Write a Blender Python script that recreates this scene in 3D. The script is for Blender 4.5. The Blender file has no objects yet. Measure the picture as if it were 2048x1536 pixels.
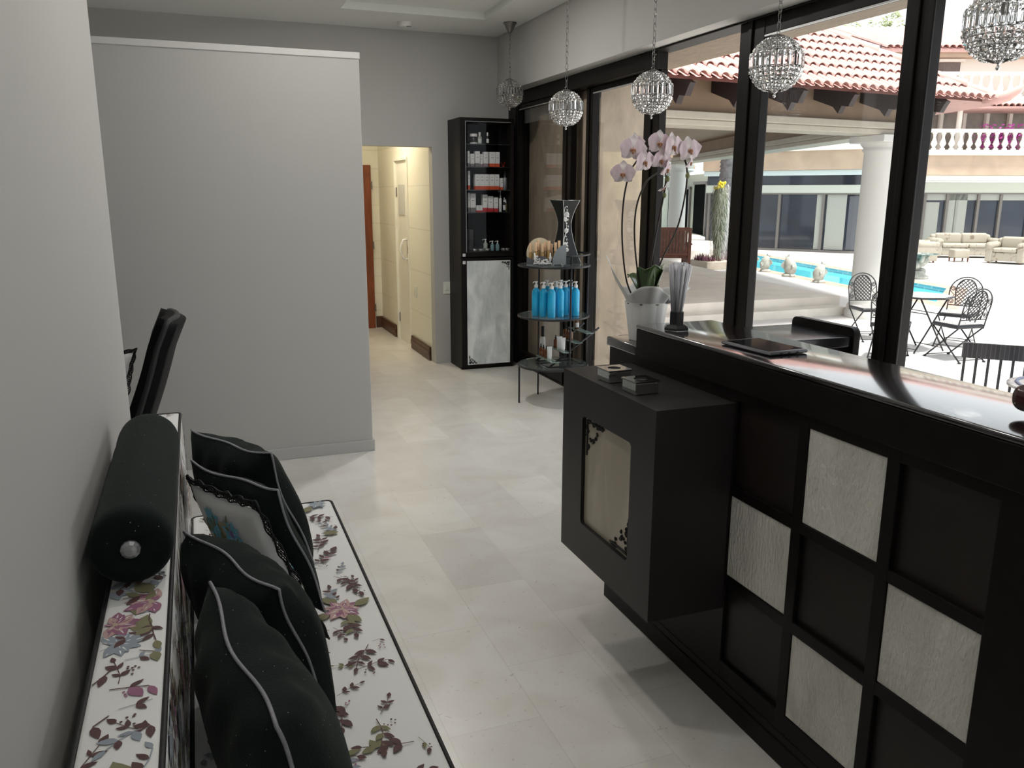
import bpy, math, random
from mathutils import Vector, Matrix
PI = math.pi
sc = bpy.context.scene
col = sc.collection

# ------------------------------------------------------------------ materials
MATS = {}
def mat(name, c, rough=.5, metal=0., noise=None, bump=None, coat=0., sheen=0., trans=0., ior=1.45, spec=.5, stretch=(1, 1, 1), emit=0., c2=None, alpha=None):
    if name in MATS: return MATS[name]
    m = bpy.data.materials.new(name); m.use_nodes = True
    nt = m.node_tree; N = nt.nodes; L = nt.links
    b = N['Principled BSDF']
    b.inputs['Base Color'].default_value = (*c, 1)
    b.inputs['Roughness'].default_value = rough
    b.inputs['Metallic'].default_value = metal
    b.inputs['Coat Weight'].default_value = coat
    b.inputs['Coat Roughness'].default_value = .08
    b.inputs['Sheen Weight'].default_value = sheen
    b.inputs['Transmission Weight'].default_value = trans
    b.inputs['IOR'].default_value = ior
    b.inputs['Specular IOR Level'].default_value = spec
    if emit:
        b.inputs['Emission Color'].default_value = (*c, 1); b.inputs['Emission Strength'].default_value = emit
    if noise or bump:
        tc = N.new('ShaderNodeTexCoord'); mp = N.new('ShaderNodeMapping'); mp.inputs['Scale'].default_value = stretch
        L.new(tc.outputs['Object'], mp.inputs['Vector'])
    if noise:
        s, amt = noise
        n = N.new('ShaderNodeTexNoise'); n.inputs['Scale'].default_value = s; n.inputs['Detail'].default_value = 6; n.inputs['Distortion'].default_value = .6
        L.new(mp.outputs['Vector'], n.inputs['Vector'])
        r = N.new('ShaderNodeValToRGB')
        d = c2 or tuple(max(0, x*(1-amt)) for x in c)
        r.color_ramp.elements[0].position = .33; r.color_ramp.elements[1].position = .67
        r.color_ramp.elements[0].color = (*d, 1); r.color_ramp.elements[1].color = (*c, 1)
        L.new(n.outputs['Fac'], r.inputs['Fac']); L.new(r.outputs['Color'], b.inputs['Base Color'])
    if bump:
        s, st = bump
        n = N.new('ShaderNodeTexNoise'); n.inputs['Scale'].default_value = s; n.inputs['Detail'].default_value = 5
        L.new(mp.outputs['Vector'], n.inputs['Vector'])
        bp = N.new('ShaderNodeBump'); bp.inputs['Strength'].default_value = st; bp.inputs['Distance'].default_value = .01
        L.new(n.outputs['Fac'], bp.inputs['Height']); L.new(bp.outputs['Normal'], b.inputs['Normal'])
    MATS[name] = m
    return m

def pane_mat(name, tint=(.982, .988, .988), f=1.0):
    m = bpy.data.materials.new(name); m.use_nodes = True
    nt = m.node_tree; N = nt.nodes; L = nt.links
    N.remove(N['Principled BSDF'])
    t = N.new('ShaderNodeBsdfTransparent'); t.inputs['Color'].default_value = (*tint, 1)
    g = N.new('ShaderNodeBsdfGlossy'); g.inputs['Roughness'].default_value = 0.0; g.inputs['Color'].default_value = (.95, .97, 1, 1)
    # reflectance of thin glass, the same from either side: .04 head on, rising towards grazing
    lw = N.new('ShaderNodeLayerWeight'); lw.inputs['Blend'].default_value = .5
    pw = N.new('ShaderNodeMath'); pw.operation = 'POWER'; pw.inputs[1].default_value = 5
    ml = N.new('ShaderNodeMath'); ml.operation = 'MULTIPLY_ADD'; ml.inputs[1].default_value = .96*f; ml.inputs[2].default_value = .04*f; ml.use_clamp = True
    mx = N.new('ShaderNodeMixShader')
    L.new(lw.outputs['Facing'], pw.inputs[0]); L.new(pw.outputs[0], ml.inputs[0])
    L.new(ml.outputs[0], mx.inputs[0]); L.new(t.outputs[0], mx.inputs[1]); L.new(g.outputs[0], mx.inputs[2])
    L.new(mx.outputs[0], N['Material Output'].inputs['Surface'])
    MATS[name] = m
    return m

def brick_mat(name, c1, c2, mortar, w, h, msize=.004, rough=.35, bump=.15, rot=(0, 0, 0), veins=None, scale=1.):
    m = bpy.data.materials.new(name); m.use_nodes = True
    nt = m.node_tree; N = nt.nodes; L = nt.links; b = N['Principled BSDF']
    tc = N.new('ShaderNodeTexCoord'); mp = N.new('ShaderNodeMapping'); mp.inputs['Rotation'].default_value = rot
    L.new(tc.outputs['Object'], mp.inputs['Vector'])
    k = N.new('ShaderNodeTexBrick'); k.inputs['Scale'].default_value = scale; k.inputs['Brick Width'].default_value = w; k.inputs['Row Height'].default_value = h
    k.inputs['Mortar Size'].default_value = msize; k.inputs['Color1'].default_value = (*c1, 1); k.inputs['Color2'].default_value = (*c2, 1); k.inputs['Mortar'].default_value = (*mortar, 1)
    k.inputs['Bias'].default_value = -.2
    L.new(mp.outputs[0], k.inputs['Vector'])
    colout = k.outputs['Color']
    if veins:
        n = N.new('ShaderNodeTexNoise'); n.inputs['Scale'].default_value = veins[0]; n.inputs['Detail'].default_value = 8; n.inputs['Distortion'].default_value = 1.2
        L.new(tc.outputs['Object'], n.inputs['Vector'])
        r = N.new('ShaderNodeValToRGB'); r.color_ramp.elements[0].position = .3; r.color_ramp.elements[1].position = .62
        v = veins[1]; r.color_ramp.elements[0].color = (v, v*.98, v*.95, 1); r.color_ramp.elements[1].color = (1, 1, 1, 1)
        L.new(n.outputs['Fac'], r.inputs['Fac'])
        mm = N.new('ShaderNodeMixRGB'); mm.blend_type = 'MULTIPLY'; mm.inputs[0].default_value = 1
        L.new(k.outputs['Color'], mm.inputs[1]); L.new(r.outputs['Color'], mm.inputs[2]); colout = mm.outputs[0]
        if len(veins) > 2:      # fine dark flecks of the stone
            n2 = N.new('ShaderNodeTexNoise'); n2.inputs['Scale'].default_value = veins[2]; n2.inputs['Detail'].default_value = 4; n2.inputs['Distortion'].default_value = 3.0
            L.new(tc.outputs['Object'], n2.inputs['Vector'])
            r2 = N.new('ShaderNodeValToRGB'); r2.color_ramp.elements[0].position = .27; r2.color_ramp.elements[1].position = .34
            r2.color_ramp.elements[0].color = (.72, .7, .68, 1); r2.color_ramp.elements[1].color = (1, 1, 1, 1)
            L.new(n2.outputs['Fac'], r2.inputs['Fac'])
            m3 = N.new('ShaderNodeMixRGB'); m3.blend_type = 'MULTIPLY'; m3.inputs[0].default_value = 1
            L.new(colout, m3.inputs[1]); L.new(r2.outputs['Color'], m3.inputs[2]); colout = m3.outputs[0]
    L.new(colout, b.inputs['Base Color'])
    b.inputs['Roughness'].default_value = rough
    bp = N.new('ShaderNodeBump'); bp.inputs['Strength'].default_value = bump; bp.inputs['Distance'].default_value = .01; bp.invert = True
    L.new(k.outputs['Fac'], bp.inputs['Height']); L.new(bp.outputs['Normal'], b.inputs['Normal'])
    MATS[name] = m
    return m

def velvet_mat(name, c):
    m = mat(name, c, .8, sheen=.11, bump=(260, .25)); nt = m.node_tree; N = nt.nodes; L = nt.links; b = N['Principled BSDF']
    b.inputs['Sheen Tint'].default_value = (.5, .56, .52, 1); b.inputs['Sheen Roughness'].default_value = .45
    b.inputs['Specular IOR Level'].default_value = .1
    tc = N.new('ShaderNodeTexCoord'); v = N.new('ShaderNodeTexVoronoi'); v.inputs['Scale'].default_value = 95
    L.new(tc.outputs['Object'], v.inputs['Vector'])
    lt = N.new('ShaderNodeMath'); lt.operation = 'LESS_THAN'; lt.inputs[1].default_value = .075
    L.new(v.outputs['Distance'], lt.inputs[0])
    w = N.new('ShaderNodeTexWhiteNoise'); w.noise_dimensions = '3D'; L.new(v.outputs['Position'], w.inputs['Vector'])
    gt = N.new('ShaderNodeMath'); gt.operation = 'GREATER_THAN'; gt.inputs[1].default_value = .8; L.new(w.outputs['Value'], gt.inputs[0])
    mu = N.new('ShaderNodeMath'); mu.operation = 'MULTIPLY'; L.new(lt.outputs[0], mu.inputs[0]); L.new(gt.outputs[0], mu.inputs[1])
    mx = N.new('ShaderNodeMixRGB'); mx.inputs[1].default_value = (*c, 1); mx.inputs[2].default_value = (.55, .6, .57, 1)   # glitter threads
    L.new(mu.outputs[0], mx.inputs[0]); L.new(mx.outputs[0], b.inputs['Base Color'])
    return m

WALL = mat('wall_paint', (.47, .465, .45), .7, bump=(60, .03))
CEIL = mat('ceiling_paint', (.78, .80, .785), .8)
WHITE = mat('white_paint', (.8, .8, .78), .5)
CREAM = brick_mat('painted_block', (.78, .76, .66), (.78, .76, .66), (.66, .64, .55), .42, .21, .004, .6, .35, rot=(PI/2, 0, PI/2))
CREAM2 = brick_mat('painted_block_far', (.78, .76, .66), (.78, .76, .66), (.66, .64, .55), .42, .21, .004, .6, .35, rot=(PI/2, 0, 0))
FLOOR = brick_mat('limestone_floor', (.75, .735, .70), (.64, .625, .60), (.665, .65, .615), .6, .3, .002, .29, .05, rot=(0, 0, PI/2), veins=(3.2, .9, 26))
SKIRT = mat('brown_skirting', (.11, .052, .03), .4, noise=(7, .5))
ESP = mat('espresso_wood', (.0085, .006, .0055), .42, noise=(3, .4), stretch=(1, 6, 6), spec=.2)
ESPP = mat('espresso_panel', (.014, .009, .007), .5, noise=(5, .45))
TOP = mat('espresso_polished', (.014, .010, .011), .14, noise=(4, .4), bump=(9, .008), coat=1., ior=1.7)
GREYESP = mat('espresso_satin', (.022, .019, .019), .40, noise=(4, .25), spec=.35)
STONE = mat('onyx_panel', (.80, .78, .72), .36, noise=(5, .4), bump=(85, 1.), c2=(.54, .53, .48), stretch=(1, 1.3, .5))
STONE2 = mat('warm_onyx', (.52, .47, .38), .3, noise=(6, .35), bump=(14, .2), c2=(.36, .315, .24), stretch=(1, 1, .4))
STONE3 = mat('cabinet_onyx', (.84, .88, .89), .35, noise=(9, .3), bump=(22, .9), c2=(.56, .61, .62), stretch=(1, 1, .5))
ALU = mat('bronze_aluminium', (.0075, .0055, .005), .42, noise=(2, .15), spec=.22)
ALUL = mat('bright_seal', (.5, .5, .5), .35, .6)
PANE = pane_mat('window_glass')
CABGLASS = pane_mat('cabinet_glass', (.985, .985, .985), .14)
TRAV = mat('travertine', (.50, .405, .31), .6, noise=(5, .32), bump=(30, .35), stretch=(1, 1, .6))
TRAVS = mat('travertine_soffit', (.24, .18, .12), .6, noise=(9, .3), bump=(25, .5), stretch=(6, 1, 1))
TRAVL = mat('pale_travertine', (.55, .49, .40), .6, noise=(3, .22), bump=(20, .3))
TERR = mat('terrace_stone', (.70, .68, .665), .5, noise=(.9, .12))
STEP = mat('step_stone', (.78, .73, .66), .55, noise=(2, .15))
FLORAL = mat('cream_cotton', (.78, .785, .775), .75, bump=(500, .06), sheen=.1)
F_PLUM = mat('print_plum', (.10, .05, .048), .75)
F_MAUVE = mat('print_mauve', (.30, .13, .21), .75)
F_PINK = mat('print_blush', (.50, .33, .31), .75)
F_BLUE = mat('print_blue', (.27, .31, .36), .75)
F_AQUA = mat('print_aqua', (.16, .50, .66), .75)
F_GREEN = mat('print_olive', (.21, .20, .11), .75)
F_BEIGE = mat('print_beige', (.47, .40, .28), .75)
F_VIOLET = mat('print_violet', (.26, .12, .50), .75)
BLK = mat('black_trim', (.006, .006, .007), .6)
VELVET = velvet_mat('black_velvet', (.006, .010, .009))
SILVERTRIM = mat('silver_braid', (.30, .30, .33), .45, .3, bump=(400, .5))
CHROME = mat('chrome', (.75, .75, .76), .15, 1.)
DCHROME = mat('aged_chrome', (.22, .21, .20), .3, 1.)
CRYSTAL = mat('crystal_glass', (1, 1, 1), .0, trans=1., ior=1.5)
PLASTICB = mat('black_plastic', (.012, .012, .013), .35)
PLASTICW = mat('white_plastic', (.82, .82, .80), .35)
MIRROR = mat('mirror_glass', (.8, .83, .82), .02, 1.)
IRON = mat('wrought_iron', (.012, .012, .016), .45)

# ------------------------------------------------------------------ mesh builder
class MB:
    def __init__(s): s.v = []; s.f = []; s.m = []; s.sm = []
    def add(s, vs, fs, mi=0, sm=False):
        b = len(s.v); s.v.extend(tuple(p) for p in vs)
        for f in fs: s.f.append(tuple(b+i for i in f)); s.m.append(mi); s.sm.append(sm)
    def box(s, lo, hi, mi=0, M=None):
        x0, y0, z0 = lo; x1, y1, z1 = hi
        vs = [(x0,y0,z0),(x1,y0,z0),(x1,y1,z0),(x0,y1,z0),(x0,y0,z1),(x1,y0,z1),(x1,y1,z1),(x0,y1,z1)]
        if M: vs = [M @ Vector(p) for p in vs]
        s.add(vs, [(0,3,2,1),(4,5,6,7),(0,1,5,4),(1,2,6,5),(2,3,7,6),(3,0,4,7)], mi)
    def rbox(s, lo, hi, r=.01, mi=0, M=None, seg=2):
        # box with rounded edges on all sides
        c = [(a+b)/2 for a, b in zip(lo, hi)]; h = [(b-a)/2 for a, b in zip(lo, hi)]; r = min(r, *h)
        n = 2*seg+2; vs = []; idx = {}
        def crd(k, ax):
            hh = h[ax]-r
            return k
        # cube sphere style: six faces of a grid
        ts = [-1 + 0*i for i in range(1)]
        par = []
        for i in range(seg+1): par.append((-1, (i/seg-1)))
        for i in range(seg+1): par.append((1, i/seg))
        fs = []
        def pt(d):
            # d: list of (core sign or None, soft in -1..1) per axis
            k = tuple(d)
            if k in idx: return idx[k]
            q = [e[1] for e in d]; l = math.sqrt(sum(x*x for x in q)) or 1
            mx = max(abs(x) for x in q)
            p = [c[a]+d[a][0]*(h[a]-r)+q[a]/l*r for a in range(3)]
            idx[k] = len(vs); vs.append(p); return idx[k]
        for ax in range(3):
            for sg in (-1, 1):
                a1, a2 = (ax+1) % 3, (ax+2) % 3
                for i in range(n-1):
                    for j in range(n-1):
                        qd = []
                        for (ii, jj) in ((i,j),(i+1,j),(i+1,j+1),(i,j+1)):
                            d = [None]*3; d[ax] = (sg, float(sg)); d[a1] = par[ii]; d[a2] = par[jj]; qd.append(pt(d))
                        if sg < 0: qd.reverse()
                        fs.append(qd)
        if M: vs = [M @ Vector(p) for p in vs]
        s.add(vs, fs, mi, True)
    def tube(s, pts, r, seg=8, closed=False, mi=0, cap=True, rs=None):
        P = [Vector(p) for p in pts]; n = len(P)
        if n < 2: return
        T = []
        for i in range(n):
            if closed: t = P[(i+1) % n]-P[i-1]
            else: t = P[min(i+1, n-1)]-P[max(i-1, 0)]
            T.append(t.normalized() if t.length > 1e-9 else Vector((0, 0, 1)))
        up = Vector((0, 0, 1)) if abs(T[0].z) < .9 else Vector((1, 0, 0))
        a = T[0].cross(up).normalized(); vs = []
        for i in range(n):
            a = (a-T[i]*a.dot(T[i]))
            a = a.normalized() if a.length > 1e-6 else T[i].orthogonal().normalized()
            b = T[i].cross(a); rr = rs[i] if rs else r
            for k in range(seg):
                an = 2*PI*k/seg; vs.append(P[i]+(a*math.cos(an)+b*math.sin(an))*rr)
        fs = []
        for i in range(n if closed else n-1):
            j = (i+1) % n
            for k in range(seg):
                l = (k+1) % seg; fs.append((i*seg+k, i*seg+l, j*seg+l, j*seg+k))
        if cap and not closed:
            fs.append(tuple(range(seg))[::-1]); fs.append(tuple((n-1)*seg+k for k in range(seg)))
        s.add(vs, fs, mi, seg > 4)
    def bar(s, p0, p1, w, h=None, mi=0):      # square section bar
        s.tube([p0, p1], w*.7071, 4, mi=mi)
    def lathe(s, prof, seg=20, c=(0, 0, 0), mi=0, M=None, sm=True, cap=True):
        vs = []
        for (r, z) in prof:
            for k in range(seg):
                a = 2*PI*k/seg; vs.append((c[0]+r*math.cos(a), c[1]+r*math.sin(a), c[2]+z))
        fs = []
        for i in range(len(prof)-1):
            for k in range(seg):
                l = (k+1) % seg; fs.append((i*seg+k, i*seg+l, (i+1)*seg+l, (i+1)*seg+k))
        if M: vs = [M @ Vector(p) for p in vs]
        s.add(vs, fs, mi, sm)
        if cap:
            if prof[0][0] > 1e-4: s.add(vs[:seg], [tuple(range(seg))[::-1]], mi)
            if prof[-1][0] > 1e-4: s.add(vs[-seg:], [tuple(range(seg))], mi)
    def ell(s, c, r, seg=12, rings=8, mi=0, M=None):
        prof = [(max(1e-5, math.sin(PI*i/rings)), -math.cos(PI*i/rings)) for i in range(rings+1)]
        vs = []
        for (a, z) in prof:
            for k in range(seg):
                t = 2*PI*k/seg; p = Vector((a*math.cos(t)*r[0], a*math.sin(t)*r[1], z*r[2]))
                if M: p = M @ p
                vs.append((p[0]+c[0], p[1]+c[1], p[2]+c[2]))
        fs = [(i*seg+k, i*seg+(k+1) % seg, (i+1)*seg+(k+1) % seg, (i+1)*seg+k) for i in range(rings) for k in range(seg)]
        s.add(vs, fs, mi, True)
    def prism(s, poly, f0, f1, mi=0, sm=False):
        # poly: list of 2d points; f0/f1 map (a,b)->3d
        n = len(poly); vs = [f0(a, b) for a, b in poly]+[f1(a, b) for a, b in poly]
        fs = [tuple(range(n))[::-1], tuple(range(n, 2*n))]
        s.add(vs, fs, mi)
        s.add(vs, [(i, (i+1) % n, n+(i+1) % n, n+i) for i in range(n)], mi, sm)
    def surf(s, f, nu, nv, mi=0, sm=True, closeu=False):
        vs = [f(i/nu, j/nv) for i in range(nu if closeu else nu+1) for j in range(nv+1)]
        w = nv+1; K = nu if closeu else nu+1
        fs = [(i*w+j, ((i+1) % K)*w+j, ((i+1) % K)*w+j+1, i*w+j+1) for i in range(nu) for j in range(nv)]
        s.add(vs, fs, mi, sm)
    def build(s, name, mats, parent=None, bevel=0, solid=0, sub=0, fix=True):
        me = bpy.data.meshes.new(name)
        off = ROOT.get(parent.name, (0, 0, 0)) if parent else (0, 0, 0)
        vs = [(p[0]-off[0], p[1]-off[1], p[2]-off[2]) for p in s.v] if any(off) else s.v
        me.from_pydata(vs, [], s.f)
        if not isinstance(mats, (list, tuple)): mats = [mats]
        for m in mats: me.materials.append(m)
        me.polygons.foreach_set('material_index', s.m); me.polygons.foreach_set('use_smooth', s.sm)
        me.update()
        o = bpy.data.objects.new(name, me); col.objects.link(o)
        if parent: o.parent = parent; ROOT[o.name] = off
        if bevel:
            b = o.modifiers.new('bevel', 'BEVEL'); b.width = bevel; b.segments = 2; b.limit_method = 'ANGLE'; b.angle_limit = .6
        if solid:
            b = o.modifiers.new('solid', 'SOLIDIFY'); b.thickness = solid; b.offset = 0
        if sub:
            b = o.modifiers.new('sub', 'SUBSURF'); b.levels = sub; b.render_levels = sub
        return o
ROOT = {}
def thing(name, label, cat, loc=(0, 0, 0), group=None, local=False, rz=0):
    o = bpy.data.objects.new(name, None); col.objects.link(o)
    o.location = loc; o.rotation_euler = (0, 0, rz); o.empty_display_size = .05
    ROOT[o.name] = (0, 0, 0) if local else tuple(loc)
    return tag(o, label, cat, group)
def tag(o, label, cat, group=None, kind=None):
    o['label'] = label; o['category'] = cat
    if group: o['group'] = group
    if kind: o['kind'] = kind
    return o
def struct(o, label=None, cat=None):
    o['kind'] = 'structure'
    if label: o['label'] = label
    if cat: o['category'] = cat
    return o
def copy_tree(o, parent=None):
    c = o.copy(); col.objects.link(c)
    if parent: c.parent = parent
    for ch in list(o.children): copy_tree(ch, c)
    return c
def place(proto, used, loc, rz, label, group=None, cat=None):
    o = proto if not used.get(proto.name) else copy_tree(proto)
    used[proto.name] = 1
    o.location = loc; o.rotation_euler = (0, 0, rz); o['label'] = label
    if group: o['group'] = group
    return o
def sbox(name, lo, hi, m, bevel=0, label=None, cat=None):
    b = MB(); b.box(lo, hi); return struct(b.build(name, m, bevel=bevel), label, cat)
def RT(loc, rz=0, rx=0, ry=0):
    return Matrix.Translation(loc) @ Matrix.Rotation(rz, 4, 'Z') @ Matrix.Rotation(ry, 4, 'Y') @ Matrix.Rotation(rx, 4, 'X')
def circ(c, r, n=32, a0=0, a1=2*PI, ax='z', close=True):
    out = []
    for i in range(n if close else n+1):
        a = a0+(a1-a0)*i/n
        out.append((c[0]+r*math.cos(a), c[1]+r*math.sin(a), c[2]))
    return out

# printed flower decals: polygons laid on a surface through a mapping f(u, v, h)
FL_MATS = [FLORAL, F_PLUM, F_MAUVE, F_PINK, F_BLUE, F_GREEN, F_BEIGE, F_AQUA, F_VIOLET]
def leaf(L, W, n=5):
    pts = [(0, 0)]
    for i in range(1, n): t = i/n; pts.append((L*t, W*math.sin(PI*t**.8)))
    pts.append((L, 0))
    for i in range(n-1, 0, -1): t = i/n; pts.append((L*t, -W*math.sin(PI*t**.8)))
    return pts
class Print:
    def __init__(s, mb, f, u0, u1, v0, v1, seed=1):
        s.mb = mb; s.f = f; s.b = (u0, u1, v0, v1); s.r = random.Random(seed); s.h = .0006
    def poly(s, pts, ox, oy, a, mi):
        ca, sa = math.cos(a), math.sin(a); q = []
        u0, u1, v0, v1 = s.b
        for (x, y) in pts:
            X = ox+x*ca-y*sa; Y = oy+x*sa+y*ca
            if not (u0 <= X <= u1 and v0 <= Y <= v1): return
            q.append(s.f(X, Y, s.h))
        s.mb.add(q, [tuple(range(len(q)))], mi); s.h += .000003
    def line(s, pts, w, mi):
        for i in range(len(pts)-1):
            (x0, y0), (x1, y1) = pts[i], pts[i+1]; d = math.hypot(x1-x0, y1-y0)
            if d > 1e-6: s.poly([(0, -w), (d, -w), (d, w), (0, w)], x0, y0, math.atan2(y1-y0, x1-x0), mi)
    def blossom(s, x, y, R, c1, c2):
        r = s.r
        for ring, (rr, n) in enumerate(((1, 9), (.72, 8), (.45, 6))):
            a0 = r.random()*6
            for k in range(n):
                a = a0+2*PI*k/n+r.uniform(-.12, .12); L = R*rr*r.uniform(.85, 1.1)
                s.poly([(p[0]+R*.05, p[1]) for p in leaf(L, L*.27)], x, y, a, c1 if (k+ring) % 2 else c2)
                s.poly([(p[0]+R*.3*rr, p[1]) for p in leaf(L*.6, L*.035, 4)], x, y, a, FL_MATS.index(FLORAL) if k % 3 else c1)
        for k in range(5): s.poly(leaf(R*.16, R*.05, 3), x, y, k*1.3, 6)
    def sprig(s, x, y, a, L, c, n=4, c2=None):
        r = s.r; pts = [(x, y)]; aa = a; d = L/n
        for i in range(n):
            aa += r.uniform(-.35, .35); px, py = pts[-1]; pts.append((px+d*math.cos(aa), py+d*math.sin(aa)))
        s.line(pts, L*.011, c)
        for i in range(1, n+1):
            for sd in ((1, -1) if i < n else (0,)):
                l = L*r.uniform(.22, .36); s.poly(leaf(l, l*r.uniform(.2, .3), 4), *pts[i], aa+sd*r.uniform(.6, 1.1), c2 if c2 and r.random() < .4 else c)
    def berries(s, x, y, R, c):
        for k in range(7):
            a = s.r.random()*7; d = R*s.r.random()**.5
            s.poly([(R*.17*math.cos(t*1.257), R*.17*math.sin(t*1.257)) for t in range(5)], x+d*math.cos(a), y+d*math.sin(a), 0, c)
    def fill(s, step=.2, big=.06, seed=None):
        u0, u1, v0, v1 = s.b; r = s.r; k = 0
        v = v0-.02
        while v < v1+.05:
            u = u0+r.uniform(-.03, .05)+(k % 2)*step*.45
            while u < u1+.05:
                t = r.random(); a = r.random()*6.28
                if t < .36:
                    c = r.choice([(2, 3), (4, 4), (3, 6), (2, 3)])
                    for q in range(4): 
                        aa = a+q*1.6; s.poly(leaf(big*1.15, big*.33), u+big*.75*math.cos(aa), v+big*.75*math.sin(aa), aa+.5, 5)
                    s.blossom(u, v, big*r.uniform(.8, 1.1), *c)
                    s.sprig(u+big*.9*math.cos(a), v+big*.9*math.sin(a), a, big*1.9, 1, 4, 5)
                    s.sprig(u-big*.9*math.cos(a), v-big*.9*math.sin(a), a+2.7, big*1.7, 4, 4, 1)
                else:
                    s.sprig(u, v, a, big*2.1, 1, 4, r.choice([5, 1, 2]))
                    s.sprig(u+.012, v+.012, a+2.2, big*1.3, r.choice([1, 5, 4]), 3, 1)
                    s.berries(u+big*.5, v-big*.4, big*.28, r.choice([1, 2]))
                u += step*r.uniform(.85, 1.15)
            v += step*.62; k += 1
# ================================================================== THE ROOM
WX = 2.85; ZC = 3.0; YF = 7.55; SOF = 2.507
sbox('floor', (-3.1, -3.1, -.12), (2.97, 10.1, 0), FLOOR)
c = MB()
c.box((-3.1, -3.1, ZC), (1.19, YF+.1, ZC+.1)); c.box((2.36, -3.1, ZC), (2.95, YF+.1, ZC+.1))
c.box((1.19, 6.87, ZC), (2.36, YF+.1, ZC+.1)); c.box((1.19, -3.1, ZC), (2.36, 1.2, ZC+.1)); c.box((1.1, 1.1, ZC+.055), (2.45, 6.95, ZC+.16))
struct(c.build('ceiling', CEIL))
c = MB(); c.box((-3.1, YF, 0), (1.2, YF+.12, ZC+.1)); c.box((2.085, YF, 0), (2.97, YF+.12, ZC+.1)); c.box((1.2, YF, 2.02), (2.085, YF+.12, ZC+.1))
struct(c.build('wall_far', WALL))
sbox('wall_left', (-.40, -3.1, 0), (-.26, 3.07, ZC), WALL, .006)
sbox('wall_side', (-3.2, -3.1, 0), (-3.1, YF+.1, ZC+.1), WALL)
c = MB(); c.box((-3.1, -3.2, 0), (.90, -3.1, ZC+.1)); c.box((2.70, -3.2, 0), (3.0, -3.1, ZC+.1)); c.box((.90, -3.2, 2.6), (2.70, -3.1, ZC+.1)); struct(c.build('wall_back', WALL))  # opening added to let fill daylight in from behind the camera
c = MB(); c.box((-3.1, 5.025, 0), (.962, 5.15, 2.39)); struct(c.build('wall_partition', WALL, bevel=.004))
c = MB(); c.box((-3.1, 5.018, 2.358), (.966, 5.16, 2.393)); struct(c.build('trim_1', mat('trim_paint', (.62, .62, .60), .6), bevel=.003), 'thin painted capping along the top of the grey partition', 'trim')
c = MB(); c.box((-3.1, 5.012, 0), (.966, 5.026, .072)); c.box((.961, 5.012, 0), (.972, 5.16, .072)); struct(c.build('baseboard_partition', mat('skirting_grey', (.47, .47, .46), .45), bevel=.003))
sbox('wall_right', (2.72, -3.1, SOF), (2.96, YF, ZC+.1), WALL, .003)
# corridor beyond the doorway
sbox('wall_corridor_left', (1.05, YF+.12, 0), (1.15, 10.05, 2.6), CREAM)
c = MB(); c.box((2.085, YF+.12, 0), (2.2, 8.50, 2.6)); c.box((2.085, 9.12, 0), (2.2, 10.05, 2.6)); c.box((2.085, 8.50, 1.98), (2.2, 9.12, 2.6))
struct(c.build('wall_corridor_right', CREAM))
sbox('wall_corridor_end', (1.05, 9.95, 0), (2.2, 10.07, 2.6), CREAM2)
sbox('ceiling_corridor', (1.05, YF+.12, 2.6), (2.2, 10.07, 2.7), CEIL)
for i, (lo, hi) in enumerate((((2.062, 7.70, 0), (2.0845, 8.44, .14)), ((2.062, 9.18, 0), (2.0845, 9.93, .14)), ((2.0, 9.927, 0), (2.084, 9.9495, .14)))):
    c = MB(); c.box(lo, hi); c.box((lo[0]-.006 if i < 2 else lo[0], lo[1] if i < 2 else lo[1]-.006, .045), (hi[0], hi[1], .10)); struct(c.build('baseboard_corridor', SKIRT, bevel=.008))
# louvred door in the end wall
d1 = bpy.data.objects.new('door_1', None); col.objects.link(d1); ROOT['door_1'] = (0, 0, 0)
struct(d1, 'reddish brown louvred door at the end of the corridor', 'door')
LV = mat('mahogany', (.23, .062, .022), .35, noise=(4, .4), stretch=(6, 6, 1))
c = MB(); x0, x1, zt = 1.2, 1.985, 1.93
for a, b_ in ((x0, x0+.09), (x1-.10, x1)): c.box((a, 9.905, 0), (b_, 9.945, zt))
for a, b_ in ((0, .16), (.86, .98), (zt-.12, zt)): c.box((x0+.09, 9.907, a), (x1-.10, 9.943, b_))
c.build('door_frame', LV, d1, bevel=.004)
c = MB()
for a, b_ in ((.16, .86), (.98, zt-.12)):
    n = int((b_-a)/.034)
    for k in range(n):
        z = a+(k+.5)*(b_-a)/n; c.box((x0+.09, -.018, -.004), (x1-.10, .018, .004), M=Matrix.Translation((0, 9.925, z)) @ Matrix.Rotation(.75, 4, 'X'))
c.build('louvres', LV, d1)
c = MB()
for z in (.25, 1.0, 1.7): c.box((x1-.006, 9.898, z-.045), (x1+.012, 9.906, z+.045))
c.build('hinge', DCHROME, d1)
# white corridor door, shut in its recess
d2 = bpy.data.objects.new('door_2', None); col.objects.link(d2); ROOT['door_2'] = (0, 0, 0)
struct(d2, 'white painted door with a curved pull handle in the corridor side wall', 'door')
DW = mat('door_white', (.80, .79, .72), .4)
c = MB(); c.box((2.10, 8.535, 0), (2.14, 9.085, 1.945)); c.build('door_leaf', DW, d2, bevel=.003)
c = MB()
for lo, hi in (((2.075, 8.50, 0), (2.17, 8.535, 1.98)), ((2.075, 9.085, 0), (2.17, 9.12, 1.98)), ((2.075, 8.535, 1.945), (2.17, 9.085, 1.98))): c.box(lo, hi)
c.build('door_frame', DW, d2, bevel=.003)
c = MB(); c.tube([(2.099, 8.66, .92), (2.06, 8.66, .925)]+[(2.06-.035*math.sin(PI*i/10)*.9, 8.66, .925+.20*i/10) for i in range(11)]+[(2.099, 8.66, 1.13)], .012, 8); c.build('handle', PLASTICW, d2)
c = MB(); c.box((2.094, 8.60, .985), (2.101, 8.63, 1.06)); c.build('lock', DCHROME, d2)
c = MB()
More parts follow.
